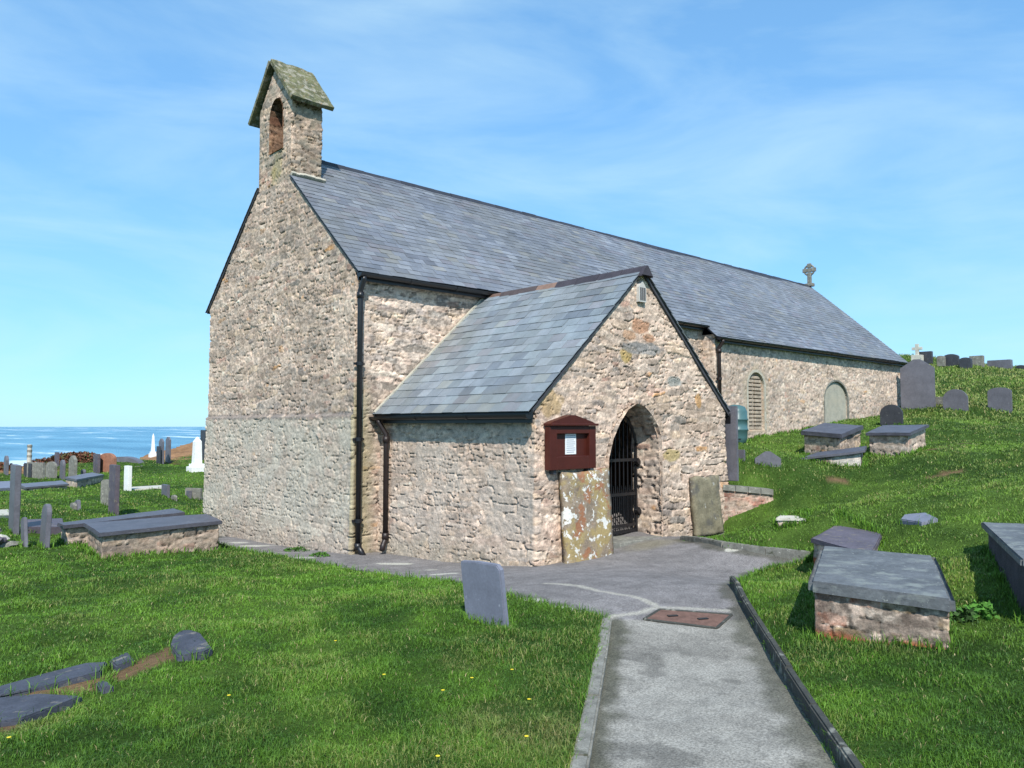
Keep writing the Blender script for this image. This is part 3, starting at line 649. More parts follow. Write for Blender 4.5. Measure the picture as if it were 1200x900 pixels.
def gutter(name, A, B, parent, mat, r=.06, out=(0, -1)):
    A = np.array(A, float); B = np.array(B, float); bm = bmesh.new(); o_ = np.array([out[0], out[1], 0.])
    rings = []
    prof = [(r*math.cos(math.pi*k/8), -r*math.sin(math.pi*k/8)) for k in range(9)]
    prof += [(-p_[0]*.86*-1*-1, p_[1]*.86) for p_ in prof[::1]] if False else [(q[0]*.86, q[1]*.86) for q in prof[::-1]]
    for e_ in (A, B): rings.append([bm.verts.new(e_+o_*u+np.array([0, 0, v])) for u, v in prof])
    n_ = len(prof)
    for k in range(n_): bm.faces.new((rings[0][k], rings[0][(k+1) % n_], rings[1][(k+1) % n_], rings[1][k]))
    bm.faces.new(rings[0]); bm.faces.new(rings[1][::-1])
    L = np.linalg.norm(B-A); t = (B-A)/L; k = max(1, int(L/.95))
    for i in range(k+1):                                             # joint collars
        q = A+t*(L*i/k); a = q-t*.03; b_ = q+t*.03
        rg = [[bm.verts.new(e_+o_*(r+.008)*math.cos(math.pi*j/8)+np.array([0, 0, -(r+.008)*math.sin(math.pi*j/8)])) for j in range(9)] for e_ in (a, b_)]
        for j in range(8): bm.faces.new((rg[0][j], rg[0][j+1], rg[1][j+1], rg[1][j]))
        bm.faces.new(rg[0]); bm.faces.new(rg[1])
    # fascia board behind
    f0 = A-o_*(r+.02)+np.array([0, 0, -.02]); f1 = B-o_*(r+.02)+np.array([0, 0, -.02])
    c = (f0+f1)/2; ang = math.atan2(t[1], t[0]); box(bm, c, (L, .03, .17), Matrix.Rotation(ang, 3, 'Z'))
    return bmobj(name, bm, mat, parent)
gy_ = Y0-OE-.035; gz_ = ZE-K*OE+.035
gutter('gutter', (X0-.02, gy_, gz_), (XC-.1, gy_, gz_), church, M_black)
gutter('gutter', (XC-.05, gy_-DCH, gz_-K*DCH), (X0+LN+.1, gy_-DCH, gz_-K*DCH), church, M_black)
def downpipe(name, top, wall, bot, parent, mat, shoe, r=.045, brackets=(.3, .75), offs=None):
    "top: outlet under the gutter; wall: point where it reaches the wall; bot: z of the shoe"
    bm = bmesh.new(); top = Vector(top); wall = Vector(wall); base = Vector((wall.x, wall.y, bot)); shoe = Vector(shoe)
    mid = top.lerp(wall, .5)+Vector((0, 0, -.0))
    tube(bm, [top, top+Vector((0, 0, -.05)), wall+Vector((0, 0, .06)), wall, base], r, 12)
    tube(bm, [base+Vector((0, 0, .02)), base, base+shoe*.45+Vector((0, 0, -.06)), base+shoe+Vector((0, 0, -.16))], r*1.02, 12)
    for z_ in (wall.z-.02, base.z+.0): tube(bm, [(wall.x, wall.y, z_-.05), (wall.x, wall.y, z_+.05)], r*1.28, 14)
    p_ = bmobj(name, bm, mat, parent, True)
    for f_ in brackets:
        z_ = bot+(wall.z-bot)*f_; bm = bmesh.new(); tube(bm, [(wall.x, wall.y, z_-.03), (wall.x, wall.y, z_+.03)], r*1.3, 14); box(bm, (wall.x, wall.y+.02, z_), (.2, .02, .04), None, .004)
        bk = bmobj('pipe_bracket', bm, mat, None); bk.parent = p_; bk.matrix_parent_inverse = (Matrix.Translation(parent.location)).inverted() if False else Matrix()
        bk.matrix_parent_inverse = Matrix.Translation(-parent.location) @ Matrix() if False else Matrix()
    return p_
_q = plx(421, 500, 1, Y0-.09)
downpipe('downpipe', (_q[0], gy_, gz_-.05), (_q[0], Y0-.085, gz_-.32), -.28, church, M_black, (.04, -.12, 0), brackets=(.1, .42, .72))
_q = plx(843, 430, 1, Y0-DCH-.08)
downpipe('downpipe', (_q[0], gy_-DCH, gz_-K*DCH-.05), (_q[0], Y0-DCH-.08, gz_-K*DCH-.3), 2.05, church, M_rust, (0, -.1, 0), brackets=(.5,))

# bellcote
BY0, BY1, BZ = 13.02, 14.37, 7.56; bc = (BY0+BY1)/2; by = 13.62
BS = (8.50-BZ)/((14.62-12.9)/2+.0)
def bell_top(X, Y, s): return 8.42-np.abs(Y-13.73)*1.09-.02
def bopen(s, z):
    y = BY1-s
    d1 = seg_arch(y, z, by, .27, 6.76, 7.42, 7.78)
    s3 = 2*(BY1-BY0)+(BX1-X0); y2 = BY0+(s-(BY1-BY0)-(BX1-X0)); d2 = seg_arch(y2, z, by, .27, 6.76, 7.42, 7.78)
    return np.where(s < (BY1-BY0), d1, np.where(s > (BY1-BY0)+(BX1-X0), d2, 9))
def bell_col(V, s, z, col):
    n_ = fbm(s*5, z*5, 61, 4); west = (V[:, 0] < X0+.06)
    k = (sm(.2, .08, np.hypot((V[:, 1]-13.6)/1.4, (z-6.45)/2.2)+(n_-.5)*.2)*west*.6)[:, None]; col = col*(1-k)+np.array([.38, .33, .12])*k
    k = (sm(.5, .64, n_)*.5)[:, None]; col = col*(1-k)+np.array([.30, .285, .23])*k
    return col*np.where(west, 1, .78)[:, None]*np.array([.93, .9, .86])  # south and other non-west faces painted darker, as the shaded sides
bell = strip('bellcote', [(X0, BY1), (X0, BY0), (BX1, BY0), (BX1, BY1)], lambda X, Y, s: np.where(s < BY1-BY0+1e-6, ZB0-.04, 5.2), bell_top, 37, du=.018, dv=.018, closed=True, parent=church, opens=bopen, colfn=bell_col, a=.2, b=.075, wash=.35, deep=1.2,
             offn=lambda s, z: 0*s)
def tunnel(name, outline, axis, d0, d1, seed, parent, swap, du=.02, colfn=None, **kw):
    "rough stone lining of an opening: outline [(u,z)], running from d0 to d1 along the wall's thickness"
    P = np.array(outline, float); L = np.concatenate([[0], np.cumsum(np.linalg.norm(np.diff(P, axis=0), axis=1))]); s = np.arange(0, L[-1]+du/2, du); s = np.minimum(s, L[-1])
    u = np.interp(s, L, P[:, 0]); z = np.interp(s, L, P[:, 1]); tu = np.gradient(u, s+1e-9*np.arange(len(s))); tz = np.gradient(z, s+1e-9*np.arange(len(s)))
    nl = np.hypot(tu, tz)+1e-9; nu, nzz = tz/nl, -tu/nl                 # points inwards for a left-up-over-right outline
    d = np.linspace(d0, d1, max(3, int((abs(d1-d0))/du)))
    Sg, Dg = np.meshgrid(s, d); h, col = rubble(Dg.ravel()*1.0, Sg.ravel(), seed, **kw)
    fade = sm(0, .04, np.abs(Dg.ravel()-d0)); h = h*fade
    uu = np.broadcast_to(u, Sg.shape).ravel()+np.broadcast_to(nu, Sg.shape).ravel()*h; zz = np.broadcast_to(z, Sg.shape).ravel()+np.broadcast_to(nzz, Sg.shape).ravel()*h
    V = np.column_stack([Dg.ravel(), uu, zz]) if swap else np.column_stack([uu, Dg.ravel(), zz])
    I = np.arange(len(V)).reshape(Sg.shape); fq = np.stack([I[:-1, :-1], I[:-1, 1:], I[1:, 1:], I[1:, :-1]], -1).reshape(-1, 4)
    if colfn is not None: col = colfn(V, col)
    o = pydata(name, V, fq, M_stone, None, col, True)
    o.parent = parent; o.matrix_parent_inverse = Matrix() if parent.type == 'MESH' else Matrix.Translation(-parent.location)
    return o
def arch_line(c, w, z0, zs, zt, n=20):
    return [(c-w, z0), (c-w, zs)]+[(c-w*math.cos(math.pi*i/n), zs+(zt-zs)*math.sin(math.pi*i/n)) for i in range(1, n)]+[(c+w, zs), (c+w, z0)]
tunnel('arch_reveal', arch_line(by, .27, 6.76, 7.42, 7.78)+[(by-.27, 6.76)], 0, X0-.03, BX1+.03, 41, bell, True, a=.16, b=.09, wash=.2, colfn=lambda V, c: c*np.array([.42, .32, .26])*np.where(V[:, 2] > 7.3, .6, 1)[:, None])  # shade inside the arch put into the colour: dark lining, darkest at the top
# roof slabs of the bellcote
for sgn, yo in ((-1, 12.88), (1, 14.62)):
    ya = 13.75; za, zb_ = 8.50, 7.50+.02
    bm = bmesh.new(); nseg = 8; mseg = 8
    d = Vector((0, yo-ya, zb_-za)); nr1 = Vector((0, -(zb_-za)*sgn*-1, 0))
    n3_ = Vector((0, (za-zb_), abs(yo-ya))).normalized() if sgn > 0 else Vector((0, -(za-zb_), abs(yo-ya))).normalized()
    top = []; bot = []
    for i in range(nseg+1):
        rt = []; rb = []
        for j in range(mseg+1):
            q = Vector((X0-.11+(BX1-X0+.26)*j/mseg, ya, za))+d*(i/nseg)
            n_ = float(fbm(np.array([i*1.1+sgn*7]), np.array([j*1.3]), 5, 2)[0])-.5
            rt.append(bm.verts.new(q+n3_*(.075+.035*n_))); rb.append(bm.verts.new(q-n3_*.0))
        top.append(rt); bot.append(rb)
    for i in range(nseg):
        for j in range(mseg):
            bm.faces.new((top[i][j], top[i][j+1], top[i+1][j+1], top[i+1][j])); bm.faces.new((bot[i][j], bot[i+1][j], bot[i+1][j+1], bot[i][j+1]))
    for i in range(nseg):
        bm.faces.new((top[i][0], top[i+1][0], bot[i+1][0], bot[i][0])); bm.faces.new((top[i][-1], bot[i][-1], bot[i+1][-1], top[i+1][-1]))
    for j in range(mseg):
        bm.faces.new((top[0][j], bot[0][j], bot[0][j+1], top[0][j+1])); bm.faces.new((top[-1][j], top[-1][j+1], bot[-1][j+1], bot[-1][j]))
    o = bmobj('roof_slab', bm, M_mossy, None); o.parent = bell
# mortar flashing at the foot of the bellcote on the slates
bm = bmesh.new(); zf_ = zr(BY0-.05)
for i in range(9):
    x_ = X0+.02+i*(BX1-X0)/8; box(bm, (x_, BY0-.04, zr(BY0-.04)+.03+random.uniform(-.01, .01)), (.085, .1, .06), Matrix.Rotation(-.72, 3, 'X'), .012)
o = bmobj('mortar_flashing', bm, M_mortar, None); o.parent = bell
# cross on the east gable
bm = bmesh.new(); cx, cy_, cz_ = X0+LN-.02, ym, ZR+.1
box(bm, (cx, cy_, cz_+.02), (.22, .3, .12), None, .02); box(bm, (cx, cy_, cz_+.26), (.09, .15, .42), None, .02)
for a_ in range(4):
    R4 = Matrix.Rotation(a_*math.pi/2, 3, 'X'); v_ = R4 @ Vector((0, 0, .17)); box(bm, (cx, cy_+v_.y, cz_+.58+v_.z), (.085, .15, .17), R4, .02)
box(bm, (cx, cy_, cz_+.58), (.088, .14, .14), None, .01)
pts_ = [(cx, cy_+.19*math.cos(t_*math.pi/10), cz_+.58+.19*math.sin(t_*math.pi/10)) for t_ in range(21)]; tube(bm, pts_, .035, 8)
gcx = bmobj('gable_cross', bm, M_greyst, church)

# ---- porch
def porch_top(X, Y, s): return np.where(Y < YF+.001, PZE+KP*np.clip(np.minimum(X-PX0, PX0+PW-X), 0, 9), PZE)-.01
DC, DWd = 9.06, .64                                     # doorway centre and half width
dout = [(8.42, -.3), (8.43, .5), (8.46, 1.15), (8.56, 1.42), (8.72, 1.66), (8.90, 1.84), (9.10, 1.93), (9.28, 1.89), (9.46, 1.76), (9.60, 1.60), (9.68, 1.42), (9.70, 1.2), (9.69, .5), (9.70, -.3)]
DP = np.array(dout)
def popen(s, z):
    x = PX0+(s-PD); return np.where(s > PD, sdpoly(x, z, DP)+(fbm(x*14, z*14, 88, 2)-.5)*.04, 9)
def porch_col(V, s, z, col):
    fr = (s > PD) & (s < PD+PW); x = V[:, 0]; n_ = fbm(s*7, z*7, 81, 3)
    for (cx_, cz_, rx, rz, c_) in ((9.25, 3.08, .22, .11, (.40, .21, .12)), (9.0, 2.93, .14, .07, (.42, .25, .15)), (9.45, 2.92, .16, .06, (.36, .2, .12)), (8.92, 2.62, .13, .12, (.40, .29, .10)), (10.75, 2.02, .1, .12, (.42, .24, .09)),
                                   (9.35, 2.75, .5, .09, (.22, .225, .225)), (10.1, 2.3, .2, .08, (.27, .29, .27)), (10.0, 1.15, .2, .1, (.42, .33, .15)), (7.35, 1.9, .25, .2, (.42, .30, .16))):
        d = np.hypot((x-cx_)/rx, (z-cz_)/rz)+(n_-.5)*.9; k = (sm(1.1, .8, d)*fr)[:, None]*.8; col = col*(1-k)+np.array(c_)*(.75+.5*n_[:, None])*k
    pl_ = (sm(.45, .6, fbm(s*2.5, z*2.5, 83, 4))*(s < PD)*.55+(s < PD)*.2)[:, None]; col = col*(1-pl_)+np.array([.44, .385, .33])*(.85+.3*n_[:, None])*pl_
    foot_tone = (sm(.15, -.35, z+(n_-.5)*.3)*.35)[:, None]; col = col*(1-foot_tone)+np.array([.28, .26, .18])*foot_tone  # porch walls tinted a darker olive brown near the ground
    return col*np.array([1.06, 1.03, 1.01])
def porch_off(s, z):
    bat = .05*sm(1.7, -.3, z); return bat
porch = strip('porch', [(PX0, Y0+.02), (PX0, YF), (PX0+PW, YF), (PX0+PW, Y0+.02)], gw, porch_top, 53, du=[.014, .013, .05], dv=.013, parent=church, opens=popen, colfn=porch_col, offn=porch_off, a=.2, b=.062, wash=.62, deep=1.1)
def sub(o): o.parent = porch; o.matrix_parent_inverse = Matrix(); return o
tunnel('door_reveal', dout, 1, YF-.06, YF+.5, 57, porch, False, a=.28, b=.085, wash=.3, deep=1.5)
# roughly set voussoirs round the arch
bm = bmesh.new()
for i in range(2, 13):
    pass
ctp, stp = 1/math.hypot(1, KP), KP/math.hypot(1, KP); EXP = .19; nrp = int(round((PW/2+OE)/ctp/EXP)); EXP = (PW/2+OE)/ctp/nrp
xw = PX0-OE; zw = PZE-KP*OE+.05; Lp = PD+.05
TONEP = [(.20, .23, .25), (.185, .21, .235), (.225, .25, .275), (.20, .205, .225), (.145, .165, .19), (.23, .245, .24)]
ox = slates('porch_roof', (xw, YF-.05, zw), (0, 1, 0), (ctp, 0, stp), nrp, EXP, .26, lambda r: (0, Lp), 15, TONEP, None, lift=.013); sub(ox)
ox = slates('porch_roof', (PX0+PW+OE, YF-.05, zw), (0, 1, 0), (-ctp, 0, stp), nrp, EXP, .26, lambda r: (0, Lp), 16, TONEP, None, lift=.022); sub(ox)
xm = PX0+PW/2
def zp(x, o=0): return PZE+KP*min(x-PX0, PX0+PW-x)+.05+o
for xe in (PX0-OE+.02, PX0+PW+OE-.02):
    sub(sheet('roof_deck', [(xe, YF-.03, zp(xe, -.012)), (xe, Y0, zp(xe, -.012)), (xm, Y0, zp(xm, -.012)), (xm, YF-.03, zp(xm, -.012))], .035, M_verge, None))
def pridge(f, r):
    return (.19, .12, .09) if f < .42 and r.random() < .55 else ((.045, .038, .045) if f > .4 else (.085, .065, .062))
o = ridge('porch_ridge', (xm, Y0-.02, PZR+.055), (xm, YF-.06, PZR+.055), .13, .03, .46, pridge, church, 9, KP); o.parent = porch; o.matrix_parent_inverse = Matrix()
def verge(name, a, b, th=.05, w=.035):
    bm = bmesh.new(); a = Vector(a); b = Vector(b); tube(bm, [a, b], w, 4); return bm
sub(gutter('porch_gutter', (xw-.035, Y0-.02, zw-.02), (xw-.035, YF-.05, zw-.02), None, M_black, .055, out=(-1, 0)))
sub(gutter('porch_gutter', (PX0+PW+OE+.035, Y0-.02, zw-.02), (PX0+PW+OE+.035, YF-.05, zw-.02), None, M_black, .055, out=(1, 0)))
tt = Vector((xw-.035, Y0-.22, zw-.07))
bm = bmesh.new(); q_ = plx(447, 560, 1, Y0-.35)
wx_ = PX0-.10; tube(bm, [tt, tt+Vector((0, 0, -.04)), Vector((wx_, Y0-.30, zw-.30)), Vector((wx_, Y0-.30, zw-.36)), Vector((wx_, Y0-.30, -.16))], .042, 12)
tube(bm, [Vector((wx_, Y0-.30, -.14)), Vector((wx_, Y0-.30, -.18)), Vector((wx_-.06, Y0-.33, -.26)), Vector((wx_-.10, Y0-.36, -.34))], .044, 12)
for z_ in (zw-.38, -.13): tube(bm, [(wx_, Y0-.3, z_-.05), (wx_, Y0-.3, z_+.05)], .056, 14)
sub(bmobj('porch_downpipe', bm, M_rust, None, True))
bm = bmesh.new(); tube(bm, [(PX0+PW+.08, YF+.12, zw-.05), (PX0+PW+.08, YF+.12, 1.3)], .035, 10); sub(bmobj('porch_downpipe', bm, M_black, None, True))
# mortar fillet where the porch roof meets the nave wall
bm = bmesh.new()
for i in range(26):
    f_ = i/25; x_ = xw+.05+(xm-xw-.05)*f_; box(bm, (x_, Y0-.04, zp(x_)+.045+random.uniform(-.006, .006)), (.15, .05, .05), Matrix.Rotation(-math.atan(KP), 3, 'Y'), .01)
sub(bmobj('mortar_fillet', bm, M_mortar, None))
# gable vent
bm = bmesh.new(); vx_, vz_ = xm-.03, PZR-.33
P = [(-.085, -.13), (.085, -.13), (.085, .09), (0, .19), (-.085, .09)]
f = [bm.verts.new((vx_+a, YF-.05, vz_+b)) for a, b in P]; k = [bm.verts.new((vx_+a, YF+.05, vz_+b)) for a, b in P]; bm.faces.new(f); bm.faces.new(k[::-1])
for j in range(5): bm.faces.new((f[j], f[(j+1) % 5], k[(j+1) % 5], k[j]))
vt = sub(bmobj('gable_vent', bm, M_vent, None))
bm = bmesh.new()
for d_ in (-.055, 0, .055): box(bm, (vx_+d_*.85, YF-.052, vz_-.01), (.026, .012, .19), None, .002)
sub(bmobj('vent_slots', bm, M_dslate, None))
# iron gate in the doorway
gt = bmesh.new(); ygt = YF+.42; fl = float(Hb(np.array([9.1]), np.array([7.6]))[0])+.04
def arch_z(x):
    return float(np.interp(x, [8.42, 8.56, 8.72, 8.90, 9.10, 9.28, 9.46, 9.60, 9.70], [1.15, 1.42, 1.66, 1.84, 1.93, 1.89, 1.76, 1.60, 1.3]))
for i in range(13):
    x_ = 8.49+i*.097; tube(gt, [(x_, ygt, fl), (x_, ygt, arch_z(x_)-.07)], .010, 6)
for i in range(12):
    x_ = 8.54+i*.097; tube(gt, [(x_, ygt, fl), (x_, ygt, fl+.62)], .007, 6); tube(gt, [(x_, ygt, fl+.62), (x_, ygt, fl+.74)], .012, 4, .001)
gate = sub(bmobj('gate_bars', gt, M_black, None))
gt = bmesh.new()
for z_ in (fl+.04, fl+.13, fl+.6, fl+1.12): box(gt, (9.07, ygt, z_), (1.22, .016, .045))
for x_ in (8.465, 9.665): box(gt, (x_, ygt, (fl+1.35)/2), (.035, .03, 1.35-fl))
pa = [(x_, ygt, arch_z(x_)-.05) for x_ in np.linspace(8.46, 9.68, 14)]; tube(gt, pa, .018, 6)
for z_ in (.3, 1.05):
    box(gt, (9.655, ygt-.04, z_), (.09, .07, .07), Matrix.Rotation(.78, 3, 'Y'))
sub(bmobj('gate_frame', gt, M_black, None))
# bench inside the porch, seen through the gate
be = thing('porch_bench', 'brown wooden bench inside the dim porch, seen through the iron gate', 'bench', loc=(11.2, 9.0, 0))
for nm, c_, s_ in (('seat', (11.1, 9.1, .42), (.42, 1.7, .05)), ('backrest', (11.31, 9.1, .72), (.04, 1.7, .5)), ('front_board', (10.93, 9.1, .2), (.03, 1.6, .36))):
    bm = bmesh.new()
    if nm == 'backrest':
        for i in range(6): box(bm, (c_[0], 8.4+i*.28, c_[2]), (.04, .26, .5), None, .006)
    elif nm == 'front_board':
        for i in range(6): box(bm, (c_[0], 8.42+i*.27, c_[2]), (.03, .25, .36), None, .006)
    else: box(bm, c_, s_, None, .01)
    bmobj(nm, bm, M_wood, be)
# door step
bm = bmesh.new(); box(bm, (9.06, YF+.25, fl-.06), (1.4, .6, .09), None, .015); sub(bmobj('doorstep', bm, M_greyst, None))
bm = bmesh.new(); prism(bm, [(PX0+.1, YF+.5), (PX0+PW-.1, YF+.5), (PX0+PW-.1, Y0), (PX0+.1, Y0)], -.6, fl-.02); sub(bmobj('porch_floor', bm, M_greyst, None))

# notice board
nb_ = thing('notice_board', 'maroon wooden notice board with a small pediment on the porch wall', 'notice board', loc=(7.76, YF-.08, 1.0))
n0, n1_, z0_, z1_ = 7.20, 8.09, 1.03, 1.60; yb = YF-.045
bm = bmesh.new(); box(bm, ((n0+n1_)/2, yb-.01, (z0_+z1_)/2), (n1_-n0-.04, .05, z1_-z0_-.04)); bmobj('back_panel', bm, M_maroon, nb_)
bm = bmesh.new(); fw = .13
box(bm, (n0+fw/2, yb-.045, (z0_+z1_)/2), (fw, .1, z1_-z0_), None, .006); box(bm, (n1_-fw/2, yb-.045, (z0_+z1_)/2), (fw, .1, z1_-z0_), None, .006)
box(bm, ((n0+n1_)/2, yb-.043, z0_+.085), (n1_-n0-2*fw, .1, .17), None, .006); box(bm, ((n0+n1_)/2, yb-.043, z1_-.05), (n1_-n0-2*fw, .1, .1), None, .006)
bmobj('frame', bm, M_maroon, nb_)
bm = bmesh.new(); P = [(n0-.0, z1_+.03), (n1_+.0, z1_+.03), (n1_-.07, z1_+.06), ((n0+n1_)/2+.04, z1_+.145), ((n0+n1_)/2-.04, z1_+.145), (n0+.07, z1_+.06)]
f = [bm.verts.new((a, yb-.09, b)) for a, b in P]; k = [bm.verts.new((a, yb+.03, b)) for a, b in P]; bm.faces.new(f); bm.faces.new(k[::-1])
for j in range(6): bm.faces.new((f[j], f[(j+1) % 6], k[(j+1) % 6], k[j]))
box(bm, ((n0+n1_)/2, yb-.06, z1_+.018), (n1_-n0+.03, .15, .03), None, .006)
bmobj('pediment', bm, M_maroon, nb_)
bm = bmesh.new(); box(bm, ((n0+n1_)/2+.0, yb-.038, 1.36), (.21, .004, .27)); bmobj('notice_paper', bm, M_paper, nb_)
bm = bmesh.new()
for i in range(9): box(bm, ((n0+n1_)/2-.01*(i % 3 == 2), yb-.0415, 1.47-i*.027), (.17-.03*(i % 3 == 2), .002, .006))
bmobj('printed_lines', bm, M_ink, nb_)
for x_ in (n0+.12, n1_-.1): 
    bm = bmesh.new(); box(bm, (x_, yb-.02, z0_-.03), (.05, .08, .06), None, .005); bmobj('bracket', bm, M_dslate, nb_)

# memorial slabs leaning on the porch
def rough_slab(name, x0, x1, z0, z1, y, th, mat, label, cat, seed, lean=.05, top=None):
    bm = bmesh.new(); nu, nv = 16, 22; t = thing(name, label, cat, loc=((x0+x1)/2, y, z0)) if False else None
    r_ = np.random.default_rng(seed); F_ = []; B_ = []
    for i in range(nv+1):
        a = []; b_ = []
        for j in range(nu+1):
            u, v = j/nu, i/nv; e_ = (fbm(np.array([v*5.]), np.array([u*0.]), seed, 3)[0]-.5)*.05 if j in (0, nu) else 0
            x = x0+(x1-x0)*u+e_; zt_ = z1+((fbm(np.array([u*4.]), np.array([3.]), seed, 3)[0]-.5)*.07 if i == nv else 0); z = z0+(zt_-z0)*v
            if i == 0: z -= 0
            rd = .02 if (j in (0, nu) or i == nv) else 0
            d = (fbm(np.array([u*6.]), np.array([v*7.]), seed+4, 4)[0]-.5)*.035
            a.append(bm.verts.new((x, y-th/2-lean*(1-v)+rd+d, z))); b_.append(bm.verts.new((x, y+th/2-lean*(1-v)-rd*.2, z)))
        F_.append(a); B_.append(b_)
    for i in range(nv):
        for j in range(nu): bm.faces.new((F_[i][j], F_[i][j+1], F_[i+1][j+1], F_[i+1][j])); bm.faces.new((B_[i][j], B_[i+1][j], B_[i+1][j+1], B_[i][j+1]))
        bm.faces.new((F_[i][0], F_[i+1][0], B_[i+1][0], B_[i][0])); bm.faces.new((F_[i][-1], B_[i][-1], B_[i+1][-1], F_[i+1][-1]))
    for j in range(nu): bm.faces.new((F_[-1][j], F_[-1][j+1], B_[-1][j+1], B_[-1][j])); bm.faces.new((F_[0][j], B_[0][j], B_[0][j+1], F_[0][j+1]))
    return tag(bmobj(name, bm, mat, None, True), label, cat)
rough_slab('memorial_slab', 7.43, 8.36, -.24, 1.0, YF-.10, .10, M_lich, 'tall stone slab spotted with white and orange lichen, leaning below the notice board', 'stone slab', 3, .10)
rough_slab('memorial_slab', 10.42, 11.17, -.12, .79, YF-.07, .09, M_lich2, 'brown upright stone slab leaning on the porch wall right of the doorway', 'stone slab', 8, .07)

# ------------------------------------------------------------------ graves
def quad_world(pxs, z): return [plx(a, b, 2, z)[:2] for a, b in pxs]
def ccw(P):
    P = [np.array(p) for p in P]; a = sum(P[i][0]*P[(i+1) % 4][1]-P[(i+1) % 4][0]*P[i][1] for i in range(4)); return P if a > 0 else P[::-1]
def inset(P, d):
    c = np.mean(P, 0); out = []
    for i in range(4):
        a, b, e = P[i-1], P[i], P[(i+1) % 4]; u = (a-b)/np.linalg.norm(a-b); v = (e-b)/np.linalg.norm(e-b); out.append(b+(u+v)*d)
    return out
def slab_mesh(name, P, zt, th, mat, parent, bev=.02, rough=.006, seed=1):
    "heavy slab with slightly uneven top and eased edges; zt one height or four"
    zt = [zt]*4 if np.isscalar(zt) else zt; P = [np.array(p, float) for p in P]; bm = bmesh.new()
    vs = prism(bm, P, [z-th for z in zt], zt)
    bmesh.ops.subdivide_edges(bm, edges=bm.edges[:], cuts=9, use_grid_fill=True)
    co = np.array([v.co[:] for v in bm.verts]); a1_ = fbm(co[:, 0]*3, co[:, 1]*3+co[:, 2]*5, seed, 3)-.5; a2_ = fbm(co[:, 0]*9, co[:, 1]*9+co[:, 2]*15, seed+2, 3)-.5
    for v, nn_, n2_ in zip(bm.verts, a1_.tolist(), a2_.tolist()): v.co += Vector((n2_*rough*2, nn_*rough*2, nn_*rough*2.5))
    bmesh.ops.bevel(bm, geom=[e for e in bm.edges if len(e.link_faces) == 2 and e.calc_face_angle(0) > .9], offset=bev, segments=2, affect='EDGES')
    return bmobj(name, bm, mat, parent)
def chest_tomb(label, top_px, ztop, th, mat, seed, ins=.06, name='chest_tomb', colfn=None, du=.022, world=None, bot=None, group='chest tombs in the churchyard', deps=None, **kw):
    zs_ = ztop
    if deps is not None:
        P3 = [dep(a, b, d) for (a, b), d in zip(top_px, deps)]; P3 = P3 if sum(P3[i][0]*P3[(i+1) % 4][1]-P3[(i+1) % 4][0]*P3[i][1] for i in range(4)) > 0 else P3[::-1]
        M_ = np.array(P3); m_ = M_.mean(0); kf = np.linalg.lstsq(M_[:, :2]-m_[:2], M_[:, 2]-m_[2], rcond=None)[0]; world = [q[:2] for q in P3]
        zs_ = [float(m_[2]+(q[:2]-m_[:2])@kf) for q in P3]; ztf = lambda X, Y, s: m_[2]+(X-m_[0])*kf[0]+(Y-m_[1])*kf[1]-th+.004
    else: ztf = ztop-th+.004
    P = ccw(world if world is not None else quad_world(top_px, ztop)); c = np.mean(P, 0)
    g_ = float(H(np.array([c[0]]), np.array([c[1]]))[0])
    t = thing(name, label, 'tomb', group, loc=(c[0], c[1], g_))
    Q = inset(P, ins)
    kw.setdefault('a', .24); kw.setdefault('b', .09)
    strip('side_walls', Q, lambda X, Y, s: H(X, Y)-.15, ztf, seed, du=du, dv=du, closed=True, parent=t, colfn=colfn, **kw)
    slab_mesh('top_slab', P, zs_, th, mat, t, seed=seed, bev=.035 if th > .08 and ztop < 1 else .015)
    return P
def brickcorner(zlim):
    def f(V, s, z, col):
        x, y = V[:, 0], V[:, 1]; n_ = fbm(x*9+y*5, z*14, 5, 2); m = sm(.0, .04, zlim(x, y)-z+(n_-.5)*.1)[:, None]
        b_ = np.array([.34, .12, .06])*(.6+.8*hsh(np.floor(s*5), np.floor(z*13), 3))[:, None]
        b_ = b_*(1-.5*(np.abs(((z*13) % 1)-.5) > .42)[:, None]); return col*(1-m)+b_*m
    return f
TOMBS = []
BP1 = np.array([(.28, .24, .2), (.33, .28, .23), (.24, .2, .17), (.32, .25, .16), (.30, .13, .08), (.36, .33, .29), (.27, .22, .19), (.34, .29, .25)])
TOMBS.append(chest_tomb('low chest tomb with a thick weathered slate slab, nearest right of the path', [(962, 639), (1096, 651), (1120, 704), (947, 681)], .47, .085, M_topslate, 101, ins=.045,
             colfn=lambda V, s, z, col: brickcorner(lambda x, y: .115+.05*np.sin(x*9+1)+.16*sm(6.0, 5.7, x)*sm(.1, .3, np.abs(x-5.9))*0)(V, s, z, col*(.58+.6*sm(.45, .6, fbm(s*14, z*18, 77, 4))[:, None])), du=.012, a=.23, b=.085, wash=.55, deep=.75, brick=True, bpal=BP1))
